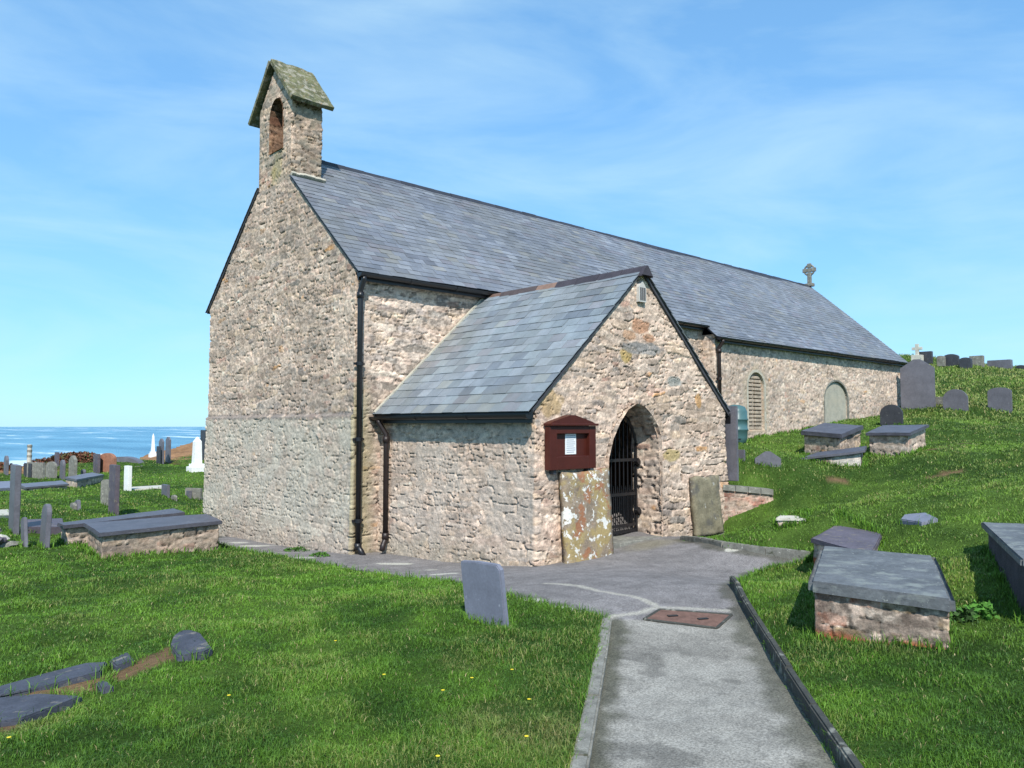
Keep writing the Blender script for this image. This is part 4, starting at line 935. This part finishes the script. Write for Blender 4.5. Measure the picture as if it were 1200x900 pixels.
# far right tomb, partly out of the frame
q0 = plx(1150, 612, 2, .66)[:2]; q1 = plx(1196, 655, 2, .66)[:2]; e_ = (q1-q0); nrm_ = np.array([e_[1], -e_[0]])/np.linalg.norm(e_)
if nrm_ @ Rv[:2] < 0: nrm_ = -nrm_
TOMBS.append(chest_tomb('dark slate sided chest tomb cut off by the right edge of the picture', None, .66, .055, M_topslate, 103, ins=.05, world=[q0, q1, q1+nrm_*1.0, q0+nrm_*1.0], a=1.3, b=.55, wash=0., deep=.15,
             colfn=lambda V, s, z, col: brickcorner(lambda x, y: .12+0*x)(V, s, z, np.array([.075, .07, .08])*(.75+.5*fbm(s*6, z*6, 4, 3)[:, None]))))
TOMBS.append(chest_tomb('small low tomb with a rough purple slate top, behind the thick slabbed tomb', [(950, 631), (985, 612), (1034, 625), (1022, 650)], .36, .05, M_pslate, 105, ins=.05,
             colfn=brickcorner(lambda x, y: .2+0*x), group='chest tombs in the churchyard'))
# three on the bank in front of the chancel
TOMBS.append(chest_tomb('square chest tomb with a flat dark slate top close to the chancel wall', [(938, 504), (966, 496), (1012, 498), (986, 509.5)], 1.52, .09, M_tslate, 107, ins=.07, deps=(16.2, 17.6, 16.6, 15.2)))
TOMBS.append(chest_tomb('chest tomb right of the square one, dark slate top, below the round headstone', [(1014, 506.5), (1034, 498.5), (1089, 497), (1067, 507.5)], 1.47, .06, M_tslate, 109, ins=.07, deps=(15, 16.4, 15.6, 14.2)))
TOMBS.append(chest_tomb('low sunken chest tomb with white patched wall, before the square tomb', [(937, 537.5), (958, 529), (1016, 523), (1014, 527)], 1.10, .045, M_tslate, 111, ins=.08, deps=(14.2, 15.2, 15, 13.9),
             colfn=lambda V, s, z, col: col*.5+np.array([.3, .3, .28])*sm(.45, .6, fbm(s*2, z*2, 9, 3))[:, None]))
# two on the left by the gable
TOMBS.append(chest_tomb('long chest tomb with a dark slate slab, just left of the west gable', [(98, 613), (116, 624.5), (261, 610), (243, 602)], .08, .06, M_tslate, 113, ins=.06, du=.02, wash=.3, a=.18, b=.07, colfn=lambda V, s, z, col: col*np.array([.72, .7, .68])))
TOMBS.append(chest_tomb('long chest tomb half hidden behind the one by the west gable', [(67, 613), (75, 616), (217, 600), (204, 595.5)], .02, .06, M_tslate, 115, ins=.06, du=.03))

def outline(style, w, h):
    if style == 'flat': return [(-w/2, 0), (w/2, 0), (w/2, h), (-w/2, h)]
    if style == 'round': return [(-w/2, 0), (w/2, 0)]+[(w/2*math.cos(math.pi*i/14), h-w/2*.9+w/2*.9*math.sin(math.pi*i/14)) for i in range(15)]
    if style == 'low': return [(-w/2, 0), (w/2, 0)]+[(w/2*math.cos(math.pi*i/14), h-w*.22+w*.22*math.sin(math.pi*i/14)) for i in range(15)]
    if style == 'point': return [(-w/2, 0), (w/2, 0), (w/2, h-w*.28), (w*.1, h), (-w*.1, h), (-w/2, h-w*.28)]
    if style == 'shoulder': return [(-w/2, 0), (w/2, 0), (w/2, h*.86), (w*.36, h*.88)]+[(w*.36*math.cos(math.pi*i/10), h*.88+h*.12*math.sin(math.pi*i/10)) for i in range(1, 10)]+[(-w*.36, h*.88), (-w/2, h*.86)]
    if style == 'chip': return [(-w/2, 0), (w/2, 0), (w/2, h*.985), (w*.1, h), (-w*.42, h*.99), (-w/2, h*.93)]
GSTONES = []
def headstone(label, px, py, h_px, w, mat, style='round', th=.07, rot=0., lean=0., side=0., name='headstone', group='headstones in the churchyard', cat='headstone', D=None):
    "px,py: foot in the photograph; h_px: its height there; w real width; faces west (normal -X) turned by rot"
    q = gb(px, py, H) if D is None else dep(px, py, D)
    d = (q-CAM)@Fv; h = h_px*d/F_PX; bm = bmesh.new(); P = outline(style, w, h+.15)
    f = [bm.verts.new((-th/2, a, b-.15)) for a, b in P]; k = [bm.verts.new((th/2, a, b-.15)) for a, b in P]
    bm.faces.new(f); bm.faces.new(k[::-1]); n = len(P)
    for i in range(n): bm.faces.new((f[i], f[(i+1) % n], k[(i+1) % n], k[i]))
    bmesh.ops.recalc_face_normals(bm, faces=bm.faces)
    bmesh.ops.bevel(bm, geom=[e for e in bm.edges if e.calc_face_angle(0) > .9], offset=min(.008, th*.15), segments=2, affect='EDGES')
    o = bmobj(name, bm, mat); o.rotation_euler = (side, lean, rot); o.location = tuple(q); GSTONES.append((q[0], q[1], w, rot, th))
    return tag(o, label, cat, group)
headstone('small blue grey slate headstone leaning in the lawn before the porch', 571, 730, 72, .46, M_gslateb, 'chip', .05, rot=.05, lean=-.10, side=-.04)
# right of the church
headstone('tall wide slate slab standing at the east end of the church', 1076, 479, 58, 1.02, M_gslate, 'point', .1, rot=.15)
headstone('round topped slate headstone on the bank just right of the tall wide slab', 1120, 481, 25, .72, M_gslate, 'round', .07)
headstone('square topped slate headstone on the bank near the right edge', 1172, 481, 27, .66, M_gslate, 'low', .07)
headstone('low grey stone just right of the tall wide slab', 1101, 475, 10, .35, M_greyst, 'flat', .12)
headstone('dark round topped headstone behind the chest tombs by the chancel', 1045, 499, 25, .58, M_dslate, 'round', .07)
headstone('small pointed slate marker in the grass below the blocked window', 900, 545, 16, .44, M_gslate, 'point', .06, rot=.5)
headstone('tall narrow slate headstone behind the right corner of the porch', 858, 553, 77, .22, M_gslate, 'flat', .06, rot=.0, D=13.1)
headstone('short slate stub beside the tall stone behind the porch corner', 867, 548, 21, .2, M_gslate, 'flat', .06, D=14.0)
# crest of the hill
def rect_stone(label, x0, x1, y0, y1, mat, D, style='flat', dep_=.25, **k):
    y0 -= 2; y1 -= 1
    return headstone(label, (x0+x1)/2, y1, y1-y0, (x1-x0)*D/F_PX, mat, style, dep_, D=D, group='stones along the hill crest', **k)
rect_stone('dark block shaped headstone on the crest just right of the stone cross', 1078, 1092, 414, 424, M_dslate, 40, 'flat', .25)
rect_stone('small grey stone on the crest between two dark ones', 1099, 1107, 419, 427, M_greyst, 40, 'low')
rect_stone('dark headstone in the middle of the hill crest', 1107, 1123, 417, 429, M_dslate, 40, 'low', .25)
rect_stone('pale grey headstone with a flat top on the crest', 1138, 1152, 419, 432, M_greyst, 40, 'flat', .3)
rect_stone('low dark stone touching the pale one on the crest', 1126, 1138, 421, 431, M_dslate, 39, 'low', .3)
rect_stone('wide grey headstone on the crest towards the right edge', 1160, 1184, 424, 435, M_gslate, 40, 'flat', .4)
rect_stone('dark low stone on the crest at the right edge', 1192, 1203, 430, 437, M_dslate, 40, 'low', .4)
# stone cross on the crest
def cross_stone(label, px, py, h_px, D, mat, w=.5, th=.12):
    q = dep(px, py, D); h = h_px*D/F_PX; t = thing('cross_headstone', label, 'grave cross', loc=tuple(q))
    bm = bmesh.new(); box(bm, q+[0, 0, .02], (.35, .5, .3), None, .02); bmobj('plinth', bm, mat, t)
    bm = bmesh.new(); box(bm, q+[0, 0, h/2], (th, .16, h), None, .015); box(bm, q+[0, 0, h*.68], (th*.98, w, .15), None, .015); bmobj('cross', bm, mat, t)
    return t
cross_stone('pale stone cross on the hill crest above the tall slate slab', 1075, 420, 17, 40, M_pale, .5)

# left field
hs = headstone
hs('leaning round topped slate headstone left of the long chest tomb', 52, 641, 50, .36, M_gslate, 'round', .07, rot=.0, side=-.06, lean=.05)
hs('tall slate headstone seen edge on at the far left', 16, 625, 80, .42, M_gslate, 'flat', .09, rot=.0, side=.02)
hs('thin slate stone leaning beside the tall edge on headstone', 29, 640, 34, .24, M_gslate, 'low', .05, rot=.0, side=-.3)
hs('tall narrow purple slate headstone standing alone in the grass beyond the chest tombs', 133, 603, 58, .5, M_pslate, 'flat', .10)
hs('thin mossy headstone close behind the tall purple slate one', 124, 592, 30, .35, M_greyst, 'low', .06, rot=.4)
hs('white marble tablet on the grass between chest tombs and sea', 149.5, 576, 30, .34, M_white, 'flat', .13, rot=.1)
hs('pair half of small grey stones low in the grass, left one', 86, 598, 9, .3, M_greyst, 'low', .08)
hs('pair half of small grey stones low in the grass, right one', 91, 597, 11, .3, M_gslate, 'low', .08, side=-.3)
hs('small dark slate post in the grass left of the gable', 194, 582, 14, .5, M_gslate, 'flat', .09)
hs('tiny grey stump beside the small dark post', 204, 587, 7, .3, M_greyst, 'low', .09)
hs('squat grey stone close to the gable corner', 227, 584, 12, .6, M_greyst, 'flat', .1, rot=.5)
hs('narrow grey stone left of the squat one by the gable corner', 221, 583, 8, .3, M_gslate, 'flat', .1)
hs('tall dark slate slab seen edge on, half behind the gable corner', 238, 540, 36, .7, M_dslate, 'flat', .1)
hs('short dark edge on stone, left of three beside the white spire', 185.6, 543, 20, .5, M_dslate, 'flat', .06)
hs('dark slate edge on stone, middle of three beside the white spire', 188.8, 543, 29, .6, M_gslate, 'point', .1)
hs('dark slate edge on stone, right of three beside the white spire', 196.7, 542, 30, .6, M_gslate, 'point', .1)
hs('dark upright stone at the left end of the row facing the sea', 33.5, 560, 17, .7, M_dslate, 'flat', .12, rot=.2)
hs('broad pale stone second in the row facing the sea', 42, 560, 18, 1.1, M_greyst, 'flat', .12, rot=.35)
hs('grey headstone third in the row facing the sea', 60, 560, 19, .8, M_greyst, 'low', .1, rot=.2)
hs('brown narrow stone beside the heather bank', 66.5, 546, 16, .5, M_pslate, 'flat', .1)
hs('grey narrow headstone between the third and the tallest of the row', 73, 561, 22, .5, M_gslate, 'round', .1)
hs('tallest grey pointed headstone of the row facing the sea', 85, 564, 30, .6, M_greyst, 'point', .12, rot=.1)
hs('short grey headstone right of the tallest in the row', 97.5, 562, 12, .4, M_gslate, 'low', .1)
hs('slate headstone beside the white gabled one by the shore', 113, 554, 22, .7, M_pslate, 'flat', .12)
hs('white gabled headstone above the shore', 119, 552, 20, .9, M_white, 'point', .12, rot=.35)
hs('red sandstone slab leaning beside the white gabled headstone', 126, 553, 22, 1.1, material('red_sandstone', (.3, .14, .09), var=.25, rough=.9), 'low', .15, rot=.3)
hs('low blue grey stone near the shore above the white tablet', 145, 541, 6, 2.4, M_gslate, 'low', .5, rot=.6)
hs('grey stone with rounded top at the far left beside the tall edge on one', 7, 556, 22, .5, M_gslate, 'round', .1)
def obelisk(name, label, px, py, h_px, bw, tw, mat, base=True, cat='grave monument', fin=False):
    q = gb(px, py, H); d = (q-CAM)@Fv; h = h_px*d/F_PX; t = thing(name, label, cat, loc=tuple(q))
    if base:
        bm = bmesh.new(); box(bm, q+[0, 0, .06], (bw*2.0, bw*2.0, .3), None, .02); box(bm, q+[0, 0, .27], (bw*1.5, bw*1.5, .14), None, .02); bmobj('plinth', bm, mat, t)
    bm = bmesh.new(); zz = [.3, h*.86, h] if base else [-.1, h*.86, h]; ww = [bw, tw, tw*.15]
    rg = [[bm.verts.new((q[0]+sx_*w_/2, q[1]+sy_*w_/2, q[2]+z_)) for sx_, sy_ in ((-1, -1), (1, -1), (1, 1), (-1, 1))] for z_, w_ in zip(zz, ww)]
    for i in range(2):
        for j in range(4): bm.faces.new((rg[i][j], rg[i][(j+1) % 4], rg[i+1][(j+1) % 4], rg[i+1][j]))
    bm.faces.new(rg[0][::-1]); bm.faces.new(rg[2]); bmobj('shaft', bm, mat, t)
    return t
obelisk('obelisk', 'white marble obelisk left of the gable corner, against the sea', 230.5, 552, 40, .36, .30, M_white)
obelisk('spire_monument', 'slender white spire monument on the skyline of rocks by the sea', 179, 535, 27, .22, .12, M_white)
# banded pillar by the sea
q = gb(34, 548, H); d = (q-CAM)@Fv; t = thing('banded_pillar', 'thin pale pillar with dark bands rising above the row of stones, far left', 'grave monument', loc=tuple(q))
h = 27*d/F_PX; bm = bmesh.new(); tube(bm, [q+[0, 0, -.1], q+[0, 0, h]], .11, 12, .09); bmobj('shaft', bm, M_pale, t)
for f_ in (.5, .72, .93):
    bm = bmesh.new(); tube(bm, [q+[0, 0, h*f_-.05], q+[0, 0, h*f_+.05]], .11, 12); bmobj('band', bm, M_greyst, t)
# far low tombs and flat ledgers
TOMBS.append(chest_tomb('pale sided low chest tomb in the left field behind the tall edge on headstone', [(20, 567), (30, 571), (81, 567), (73, 563)], -.28, .06, M_gslate, 121, du=.05, group='chest tombs in the churchyard'))
TOMBS.append(chest_tomb('low grey ledger tomb beyond the pale sided one near the shore', [(76, 559), (90, 562), (122, 556), (108, 553.5)], -.30, .08, M_gslate, 123, du=.06, group='chest tombs in the churchyard'))
def ledger(label, pts_px, mat, lift=.03, th=.08, name='ledger_stone', group=None, H_=H, seed=3, cat='flat gravestone'):
    P = [gb(a, b, H) for a, b in pts_px]; bm = bmesh.new()
    A_ = sum(P[i][0]*P[(i+1) % len(P)][1]-P[(i+1) % len(P)][0]*P[i][1] for i in range(len(P)))
    if A_ < 0: P = P[::-1]
    # flat best-fit plane
    M_ = np.array(P); c = M_.mean(0); A2 = np.column_stack([M_[:, 0]-c[0], M_[:, 1]-c[1]]); k = np.linalg.lstsq(A2, M_[:, 2]-c[2], rcond=None)[0]
    z = c[2]+A2@k
    vs = prism(bm, [p[:2] for p in P], list(z-th), list(z+lift)); es = [e for e in bm.edges if all(v in vs[len(P):] for v in e.verts)]
    bmesh.ops.bevel(bm, geom=es, offset=.01, segments=2, affect='EDGES')
    return tag(bmobj(name, bm, mat), label, cat, group), M_[:, :2]
LEDG = []
Z = lambda pts: [(a/3.75, 680+b/3.75) for a, b in pts]
for lab, pts, mt, lf in [
    ('long dark blue slate ledger slab sunk in the lawn, upper one at the left edge', Z([(-40, 500), (190, 437), (380, 385), (470, 380), (440, 430), (200, 482), (0, 530), (-40, 545)]), M_bslate, .038),
    ('narrow broken slate piece between the long ledger slab and the rounded stone', Z([(480, 372), (560, 338), (590, 368), (510, 405)]), M_bslate, .038),
    ('pale blue slate ledger slab sunk in the lawn, lower one at the left edge', Z([(-40, 552), (180, 512), (360, 532), (290, 572), (100, 632), (-40, 655)]), M_bslate, .038),
    ('tiny slate fragment lying in the bare soil between two ledger slabs', Z([(420, 472), (470, 466), (500, 488), (440, 502)]), M_bslate, .038),
    ('flat slate stone with a pointed left end lying in the grass behind the right tombs', [(1055, 614), (1060, 606), (1085, 605), (1099, 612), (1080, 616)], M_gslateb, .045),
    ('purple ledger slab in the grass behind the leaning round topped headstone', [(28, 625), (30, 617), (73, 614), (75, 626)], M_pslate, .12),
    ('pale flat kerb strip running right from the white marble tablet', [(153, 575), (154, 572), (190, 570), (190, 573)], M_pale, .05),
    ('thin pale kerb strip beyond the white marble tablet', [(156, 547.5), (156, 546.5), (168, 546), (168, 547)], M_greyst, .03),
    ('pale flat stone at the far left edge below the edge on headstone', [(-10, 608), (-8, 601), (10, 600), (11, 607)], M_pale, .06),
    ('blue grey flat slab at the far left edge by the pale sided tomb', [(-15, 576), (-12, 567), (15, 566), (17, 574)], M_gslateb, .08)]:
    LEDG.append(ledger(lab, pts, mt, lf)[1])
# rounded slate leaning up out of the grass
P = [(200, 764), (203, 753), (211, 746), (224, 744), (235, 750), (241, 758), (249, 767), (240, 773), (222, 775), (208, 775)]
LEDG.append(ledger('half round blue slate stone lying at the end of the broken ledger', P, M_bslate, .05, cat='flat gravestone')[1])
# pale topped stone in the bank
TOMBS.append(chest_tomb('short pale stone block with a whitish top set in the grass bank', [(909, 607), (913, 603), (948, 604), (944, 608)], .40, .035, M_pale, 131, ins=.02, name='stone_block', group='stone blocks in the grass bank'))
# rubble heap at far left
rc = gb(3, 640, H); rh = thing('stone_heap', 'heap of loose grey stones at the far left edge', 'stone heap', loc=tuple(rc))
for i in range(7):
    bm = bmesh.new(); bmesh.ops.create_icosphere(bm, subdivisions=2, radius=.5); sc_ = Vector((random.uniform(.2, .32), random.uniform(.18, .3), random.uniform(.1, .15)))
    for v in bm.verts: v.co = Vector((v.co.x*sc_.x, v.co.y*sc_.y, v.co.z*sc_.z))*(1+random.uniform(-.18, .18))
    o_ = Vector(rc)+Vector((random.uniform(-.25, .1), random.uniform(-.2, .3), .03+.09*(i//3)))
    bmesh.ops.translate(bm, verts=bm.verts, vec=o_); bmobj('stone', bm, random.choice([M_greyst, M_pale, M_pslate]), rh)
# little brick retaining wall by the porch corner
a0 = gb(847, 611)[:2]; a1 = gb(906, 588)[:2]; _d0 = (gb(847, 611)-CAM)@Fv; _d1 = (gb(906, 588)-CAM)@Fv; ztw = dep(850, 568, _d0)[2]; zt2 = dep(903, 573.5, _d1)[2]
def rw_top(X, Y, s): return ztw+(zt2-ztw)*s/np.linalg.norm(np.array(a1)-np.array(a0))
rwt = thing('brick_retaining_wall', 'short red brick retaining wall with stone coping right of the porch corner', 'low wall', loc=(float(a0[0]), float(a0[1]), .2))
strip('brickwork', [a0, a1], lambda X, Y, s: X*0-.15, lambda X, Y, s: rw_top(X, Y, s)-.09, 141, du=.015, dv=.015, parent=rwt, brick=True, bpal=np.array([(.30, .16, .12), (.27, .18, .15), (.33, .23, .17), (.25, .2, .17), (.28, .14, .11)]), a=.22, b=.07, wash=.6, deep=.8)
bm = bmesh.new()
for i in range(4):
    f0, f1 = i/4, (i+1)/4; A0 = np.array(a0)+(np.array(a1)-np.array(a0))*f0; A1 = np.array(a0)+(np.array(a1)-np.array(a0))*(f1-.01); za, zb2 = ztw+(zt2-ztw)*f0, ztw+(zt2-ztw)*f1
    nn_ = np.array([-(a1-a0)[1], (a1-a0)[0]])/np.linalg.norm(a1-a0); prism(bm, [A0-nn_*.04, A1-nn_*.04, A1+nn_*.26, A0+nn_*.26], [za-.09, zb2-.09, zb2-.09, za-.09], [za, zb2, zb2, za])
bmobj('coping', bm, M_greyst, rwt)
# teal water butt under the chancel downpipe
wq = dep(862.5, 521, 17.0); wb = thing('water_butt', 'teal plastic water butt behind the porch corner under the downpipe', 'water butt', loc=tuple(wq))
bm = bmesh.new(); prof = [(.02, -.02), (.16, -.01), (.22, .06), (.245, .16), (.25, .30), (.262, .31), (.262, .34), (.25, .35), (.25, .52), (.262, .53), (.262, .56), (.25, .57), (.245, .72), (.2, .82), (.1, .86), (.01, .87)]
rings = [[bm.verts.new((wq[0]+r_*math.cos(k*math.pi/14), wq[1]+r_*math.sin(k*math.pi/14), wq[2]+z_)) for k in range(28)] for r_, z_ in prof]
for i in range(len(rings)-1):
    for k in range(28): bm.faces.new((rings[i][k], rings[i][(k+1) % 28], rings[i+1][(k+1) % 28], rings[i+1][k]))
bmobj('barrel', bm, M_teal, wb, True)
bm = bmesh.new(); tube(bm, [wq+[-.2, -.2, .12], wq+[-.26, -.26, .12]], .02, 8); bmobj('tap', bm, M_black, wb)

# ------------------------------------------------------------------ vegetation
def blades(name, x, y, z, hgt, wid, col, lean, mat, kind='stuff'):
    n_ = len(x); r_ = rng; th = r_.uniform(0, 2*np.pi, n_); la = r_.uniform(0, 2*np.pi, n_)
    dx, dy = np.cos(th)*wid/2, np.sin(th)*wid/2; lx, ly = np.cos(la)*lean*hgt, np.sin(la)*lean*hgt
    V = np.empty((n_, 5, 3), np.float32)
    V[:, 0] = np.column_stack([x-dx, y-dy, z]); V[:, 1] = np.column_stack([x+dx, y+dy, z])
    V[:, 2] = np.column_stack([x+dx*.8+lx*.35, y+dy*.8+ly*.35, z+hgt*.6]); V[:, 3] = np.column_stack([x-dx*.8+lx*.35, y-dy*.8+ly*.35, z+hgt*.6])
    V[:, 4] = np.column_stack([x+lx, y+ly, z+hgt*(1-.35*np.clip(lean, 0, 1))])
    b = np.arange(n_)*5
    return pydata(name, V.reshape(-1, 3), np.column_stack([b, b+1, b+2, b+3]), mat, None, np.repeat(col, 5, 0), False, tris=np.column_stack([b+3, b+2, b+4]))
N = 1080000
a_ = np.where(rng.uniform(0, 1, N) < .74, rng.uniform(YAW-math.radians(39), YAW+math.radians(39), N), rng.uniform(YAW-math.radians(75), YAW+math.radians(75), N)); r = 1.5*np.exp(rng.uniform(0, math.log(58/1.5), N))
x = r*np.cos(a_); y = r*np.sin(a_)
okk = sdpoly(x, y, PP) > -.015
so_ = soil(x, y); okk &= rng.uniform(0, 1, N) > so_*.93
inside = (x > X0-.03) & (y > Y0-.03) & (x < X0+LN) & (y < Y0+WN); inside |= (x > XC) & (y > Y0-DCH-.03) & (x < X0+LN) & (y < Y0+WN)
inside |= (x > PX0-.03) & (x < PX0+PW+.03) & (y > YF-.08) & (y < Y0)
okk &= ~inside
for P in TOMBS:
    okk &= sdpoly(x, y, np.array(inset(P, .08))) > 0
for P in LEDG: okk &= sdpoly(x, y, P)+rng.normal(0, .012, N) > .05
_az = np.degrees(np.arctan2(y, x)); okk &= r < edge(np.arctan2(y, x))-3-11*sm(63, 66, _az)*sm(73, 71, _az)+rng.normal(0, 2, N)
x, y, r = x[okk], y[okk], r[okk]; n_ = len(x); z = H(x, y)-.008
tone = turf_tone(x, y); patch = fbm(x*1.6, y*1.6, 44, 3); tuft = fbm(x*5, y*5, 46, 3); rv = rng.uniform(0, 1, n_)
dp_ = (x*Fv[0]+y*Fv[1]); lat = x*Rv[0]+y*Rv[1]
rough_ = sm(22, 30, r)*(lat > 5)                                   # rough bank grass on the hill
hgt = (.010+.050*tuft**1.5+.016*rng.uniform(0, 1, n_))*(1+.35*sm(.5, .7, patch))*(1+1.0*rough_)*np.clip(1+(r-10)*.012, 1, 1.5)
wid = .0036*np.clip(r/4.2, .7, 9)*rng.uniform(.7, 1.3, n_)*(1+.2*rough_)
c0 = np.array([.032, .088, .010]); c1 = np.array([.125, .255, .026]); c2 = np.array([.26, .27, .09])
k = np.clip(tone*.8+(tuft-.5)*.9+rv*.4-.1, 0, 1)[:, None]; col = c0*(1-k)+c1*k
dry = np.clip(sm(.62, .8, rv)*sm(.45, .75, patch)*.7+rough_*.45*(rv > .35)+.13*sm(2, 5, lat), 0, 1)[:, None]; col = col*(1-dry)+c2*dry
sb = (rng.uniform(0, 1, n_) < .02)[:, None]; col = np.where(sb, np.array([.33, .29, .14]), col)
# patches of worn, straw coloured turf
worn = np.zeros(n_)
for (px, py, ra) in ((640, 870, .35), (570, 850, .3), (540, 785, .2), (80, 735, .28), (140, 715, .22), (100, 690, .2), (1060, 762, .3), (30, 860, .25), (730, 880, .1)):
    q = gb(px, py); worn = np.maximum(worn, sm(1.2, .3, np.hypot(x-q[0], y-q[1])/ra+(tuft-.5)*1.2))
wk = (worn*.45*(rng.uniform(0, 1, n_) > .35))[:, None]; col = col*(1-wk)+np.array([.24, .22, .09])*wk
tag(blades('grass', x, y, z, hgt, wid, col*(.85+.3*rng.uniform(0, 1, n_))[:, None], rng.uniform(.15, 1.1, n_), M_grass), 'green mown churchyard grass', 'grass', kind='stuff')
# taller tufts against stones, walls and kerbs
tx, ty = [], []
def along(a, b, n, w):
    f_ = rng.uniform(0, 1, n); tx.append(a[0]+(b[0]-a[0])*f_+rng.normal(0, w, n)); ty.append(a[1]+(b[1]-a[1])*f_+rng.normal(0, w, n))
for P in TOMBS:
    Q = inset(P, .02); dd = np.linalg.norm(np.mean(P, 0))
    for i in range(4): along(Q[i], Q[(i+1) % 4], int(2600/dd), .035)
for (gx_, gy2, w_, ro, th_) in GSTONES:
    dd = math.hypot(gx_, gy2)
    if dd < 32: 
        c_, s_ = math.cos(ro), math.sin(ro)
        for sg in (-1, 1): along((gx_+s_*w_/2+sg*.05*c_, gy2-c_*w_/2+sg*.05*s_), (gx_-s_*w_/2+sg*.05*c_, gy2+c_*w_/2+sg*.05*s_), int(900/dd*w_*2), .03)
for P in LEDG:
    for i in range(len(P)): along(P[i], P[(i+1) % len(P)], 14, .02)
along((XC+.1, Y0-DCH-.1), (X0+LN, Y0-DCH-.1), 1500, .06); along((PX0+PW+.08, YF), (PX0+PW+.08, Y0), 300, .05)
for i in range(1, 12): along(PP[i], PP[i+1], 260, .03)
for i in range(18, len(PP)): along(PP[i], PP[(i+1) % len(PP)], 260, .025)
x = np.concatenate(tx); y = np.concatenate(ty); kk = sdpoly(x, y, PP) > -.03; x, y = x[kk], y[kk]; n_ = len(x); rv = rng.uniform(0, 1, n_)[:, None]; r = np.hypot(x, y)
tag(blades('grass', x, y, H(x, y)-.01, rng.uniform(.05, .13, n_), .0042*np.clip(r/4.5, .8, 8), (c0*1.1)*(1-rv)+c1*1.05*rv, rng.uniform(.1, .9, n_), M_grass), 'longer grass tufts round the stones and walls', 'grass', kind='stuff')

# broad leafed weed between the right tombs, heather bank by the shore, green weeds at the gable foot
def leafy(name, label, cat, c, rad, hgt, n, size, cols, kind=None, group=None, mat=None):
    c = np.array(c, float); u = rng.normal(0, 1, (n, 3)); u /= np.linalg.norm(u, axis=1, keepdims=True); u[:, 2] = np.abs(u[:, 2]); rr_ = rng.uniform(.3, 1, n)**.5
    rr_ = rr_*(.8+.4*fbm(u[:, 0]*2+5, u[:, 1]*2+u[:, 2], 3, 2))
    P = c+u*rr_[:, None]*np.array([rad[0], rad[1], hgt]); V = []; 
    t1 = rng.normal(0, 1, (n, 3)); t1 /= np.linalg.norm(t1, axis=1, keepdims=True); t2 = np.cross(t1, rng.normal(0, 1, (n, 3))); t2 /= np.linalg.norm(t2, axis=1, keepdims=True)
    s_ = size*rng.uniform(.6, 1.3, n)[:, None]; V = np.stack([P-t1*s_, P+t2*s_*.45, P+t1*s_, P-t2*s_*.45], 1).reshape(-1, 3)
    col = np.repeat(np.array(cols)[rng.integers(0, len(cols), n)]*rng.uniform(.7, 1.3, n)[:, None], 4, 0)
    return tag(pydata(name, V, np.arange(4*n).reshape(-1, 4), mat or M_heather, None, col), label, cat, group, kind)
q = gb(1146, 722, H); leafy('weed', 'bright green broad leaved weed between the two right-hand tombs', 'weed', q, (.13, .13), .11, 170, .03, [(.07, .2, .03), (.1, .26, .04)])
q = gb(1128, 728, H); leafy('weed', 'small dark leaved weed at the right foot of the thick slabbed tomb', 'weed', q, (.1, .1), .1, 120, .03, [(.06, .15, .03), (.05, .1, .03)])
q = gb(348, 646, Hb); leafy('weed', 'green weeds growing at the foot of the west gable, left clump', 'weed', q, (.2, .28), .07, 160, .03, [(.08, .19, .03), (.05, .13, .02)])
q = gb(375, 652, Hb); leafy('weed', 'green weeds growing at the foot of the west gable, right clump', 'weed', q, (.14, .22), .06, 130, .03, [(.08, .19, .03), (.05, .13, .02)])
HC = [(.15, .05, .03), (.1, .05, .03), (.2, .09, .05), (.07, .08, .03)]
q = dep(92, 545, 44); leafy('heather_bank', 'red brown heather bank above the shore behind the row of stones', 'shrub', q, (1.6, 1.0), .75, 5200, .09, HC)
q = dep(76, 545, 43); leafy('heather_bank', 'lower left end of the red brown heather bank', 'shrub', q, (.9, .8), .55, 2400, .09, HC)
q = dep(48, 552, 40); leafy('heather_bush', 'small red brown heather bush between the pale and grey stones', 'shrub', q, (.8, .5), .65, 1800, .08, HC)
q = dep(2, 556, 36); leafy('heather_bush', 'dark heather bush at the far left edge', 'shrub', q, (.7, .6), .6, 1500, .08, HC)
# tiny yellow flowers
def flower(px, py):
    q = gb(px, py, H); bm = bmesh.new(); bmesh.ops.create_cone(bm, cap_ends=True, segments=8, radius1=.003, radius2=.011, depth=.007); bmesh.ops.translate(bm, verts=bm.verts, vec=q+[0, 0, .048])
    return tag(bmobj('yellow_flower', bm, M_yellow), 'tiny yellow flower in the mown lawn', 'flower', 'yellow flowers in the lawn')
for p_ in ((600, 794), (519, 819), (617, 875), (620, 830), (513, 899), (393, 759), (10, 876), (553, 804), (268, 825), (450, 800)): flower(*p_)
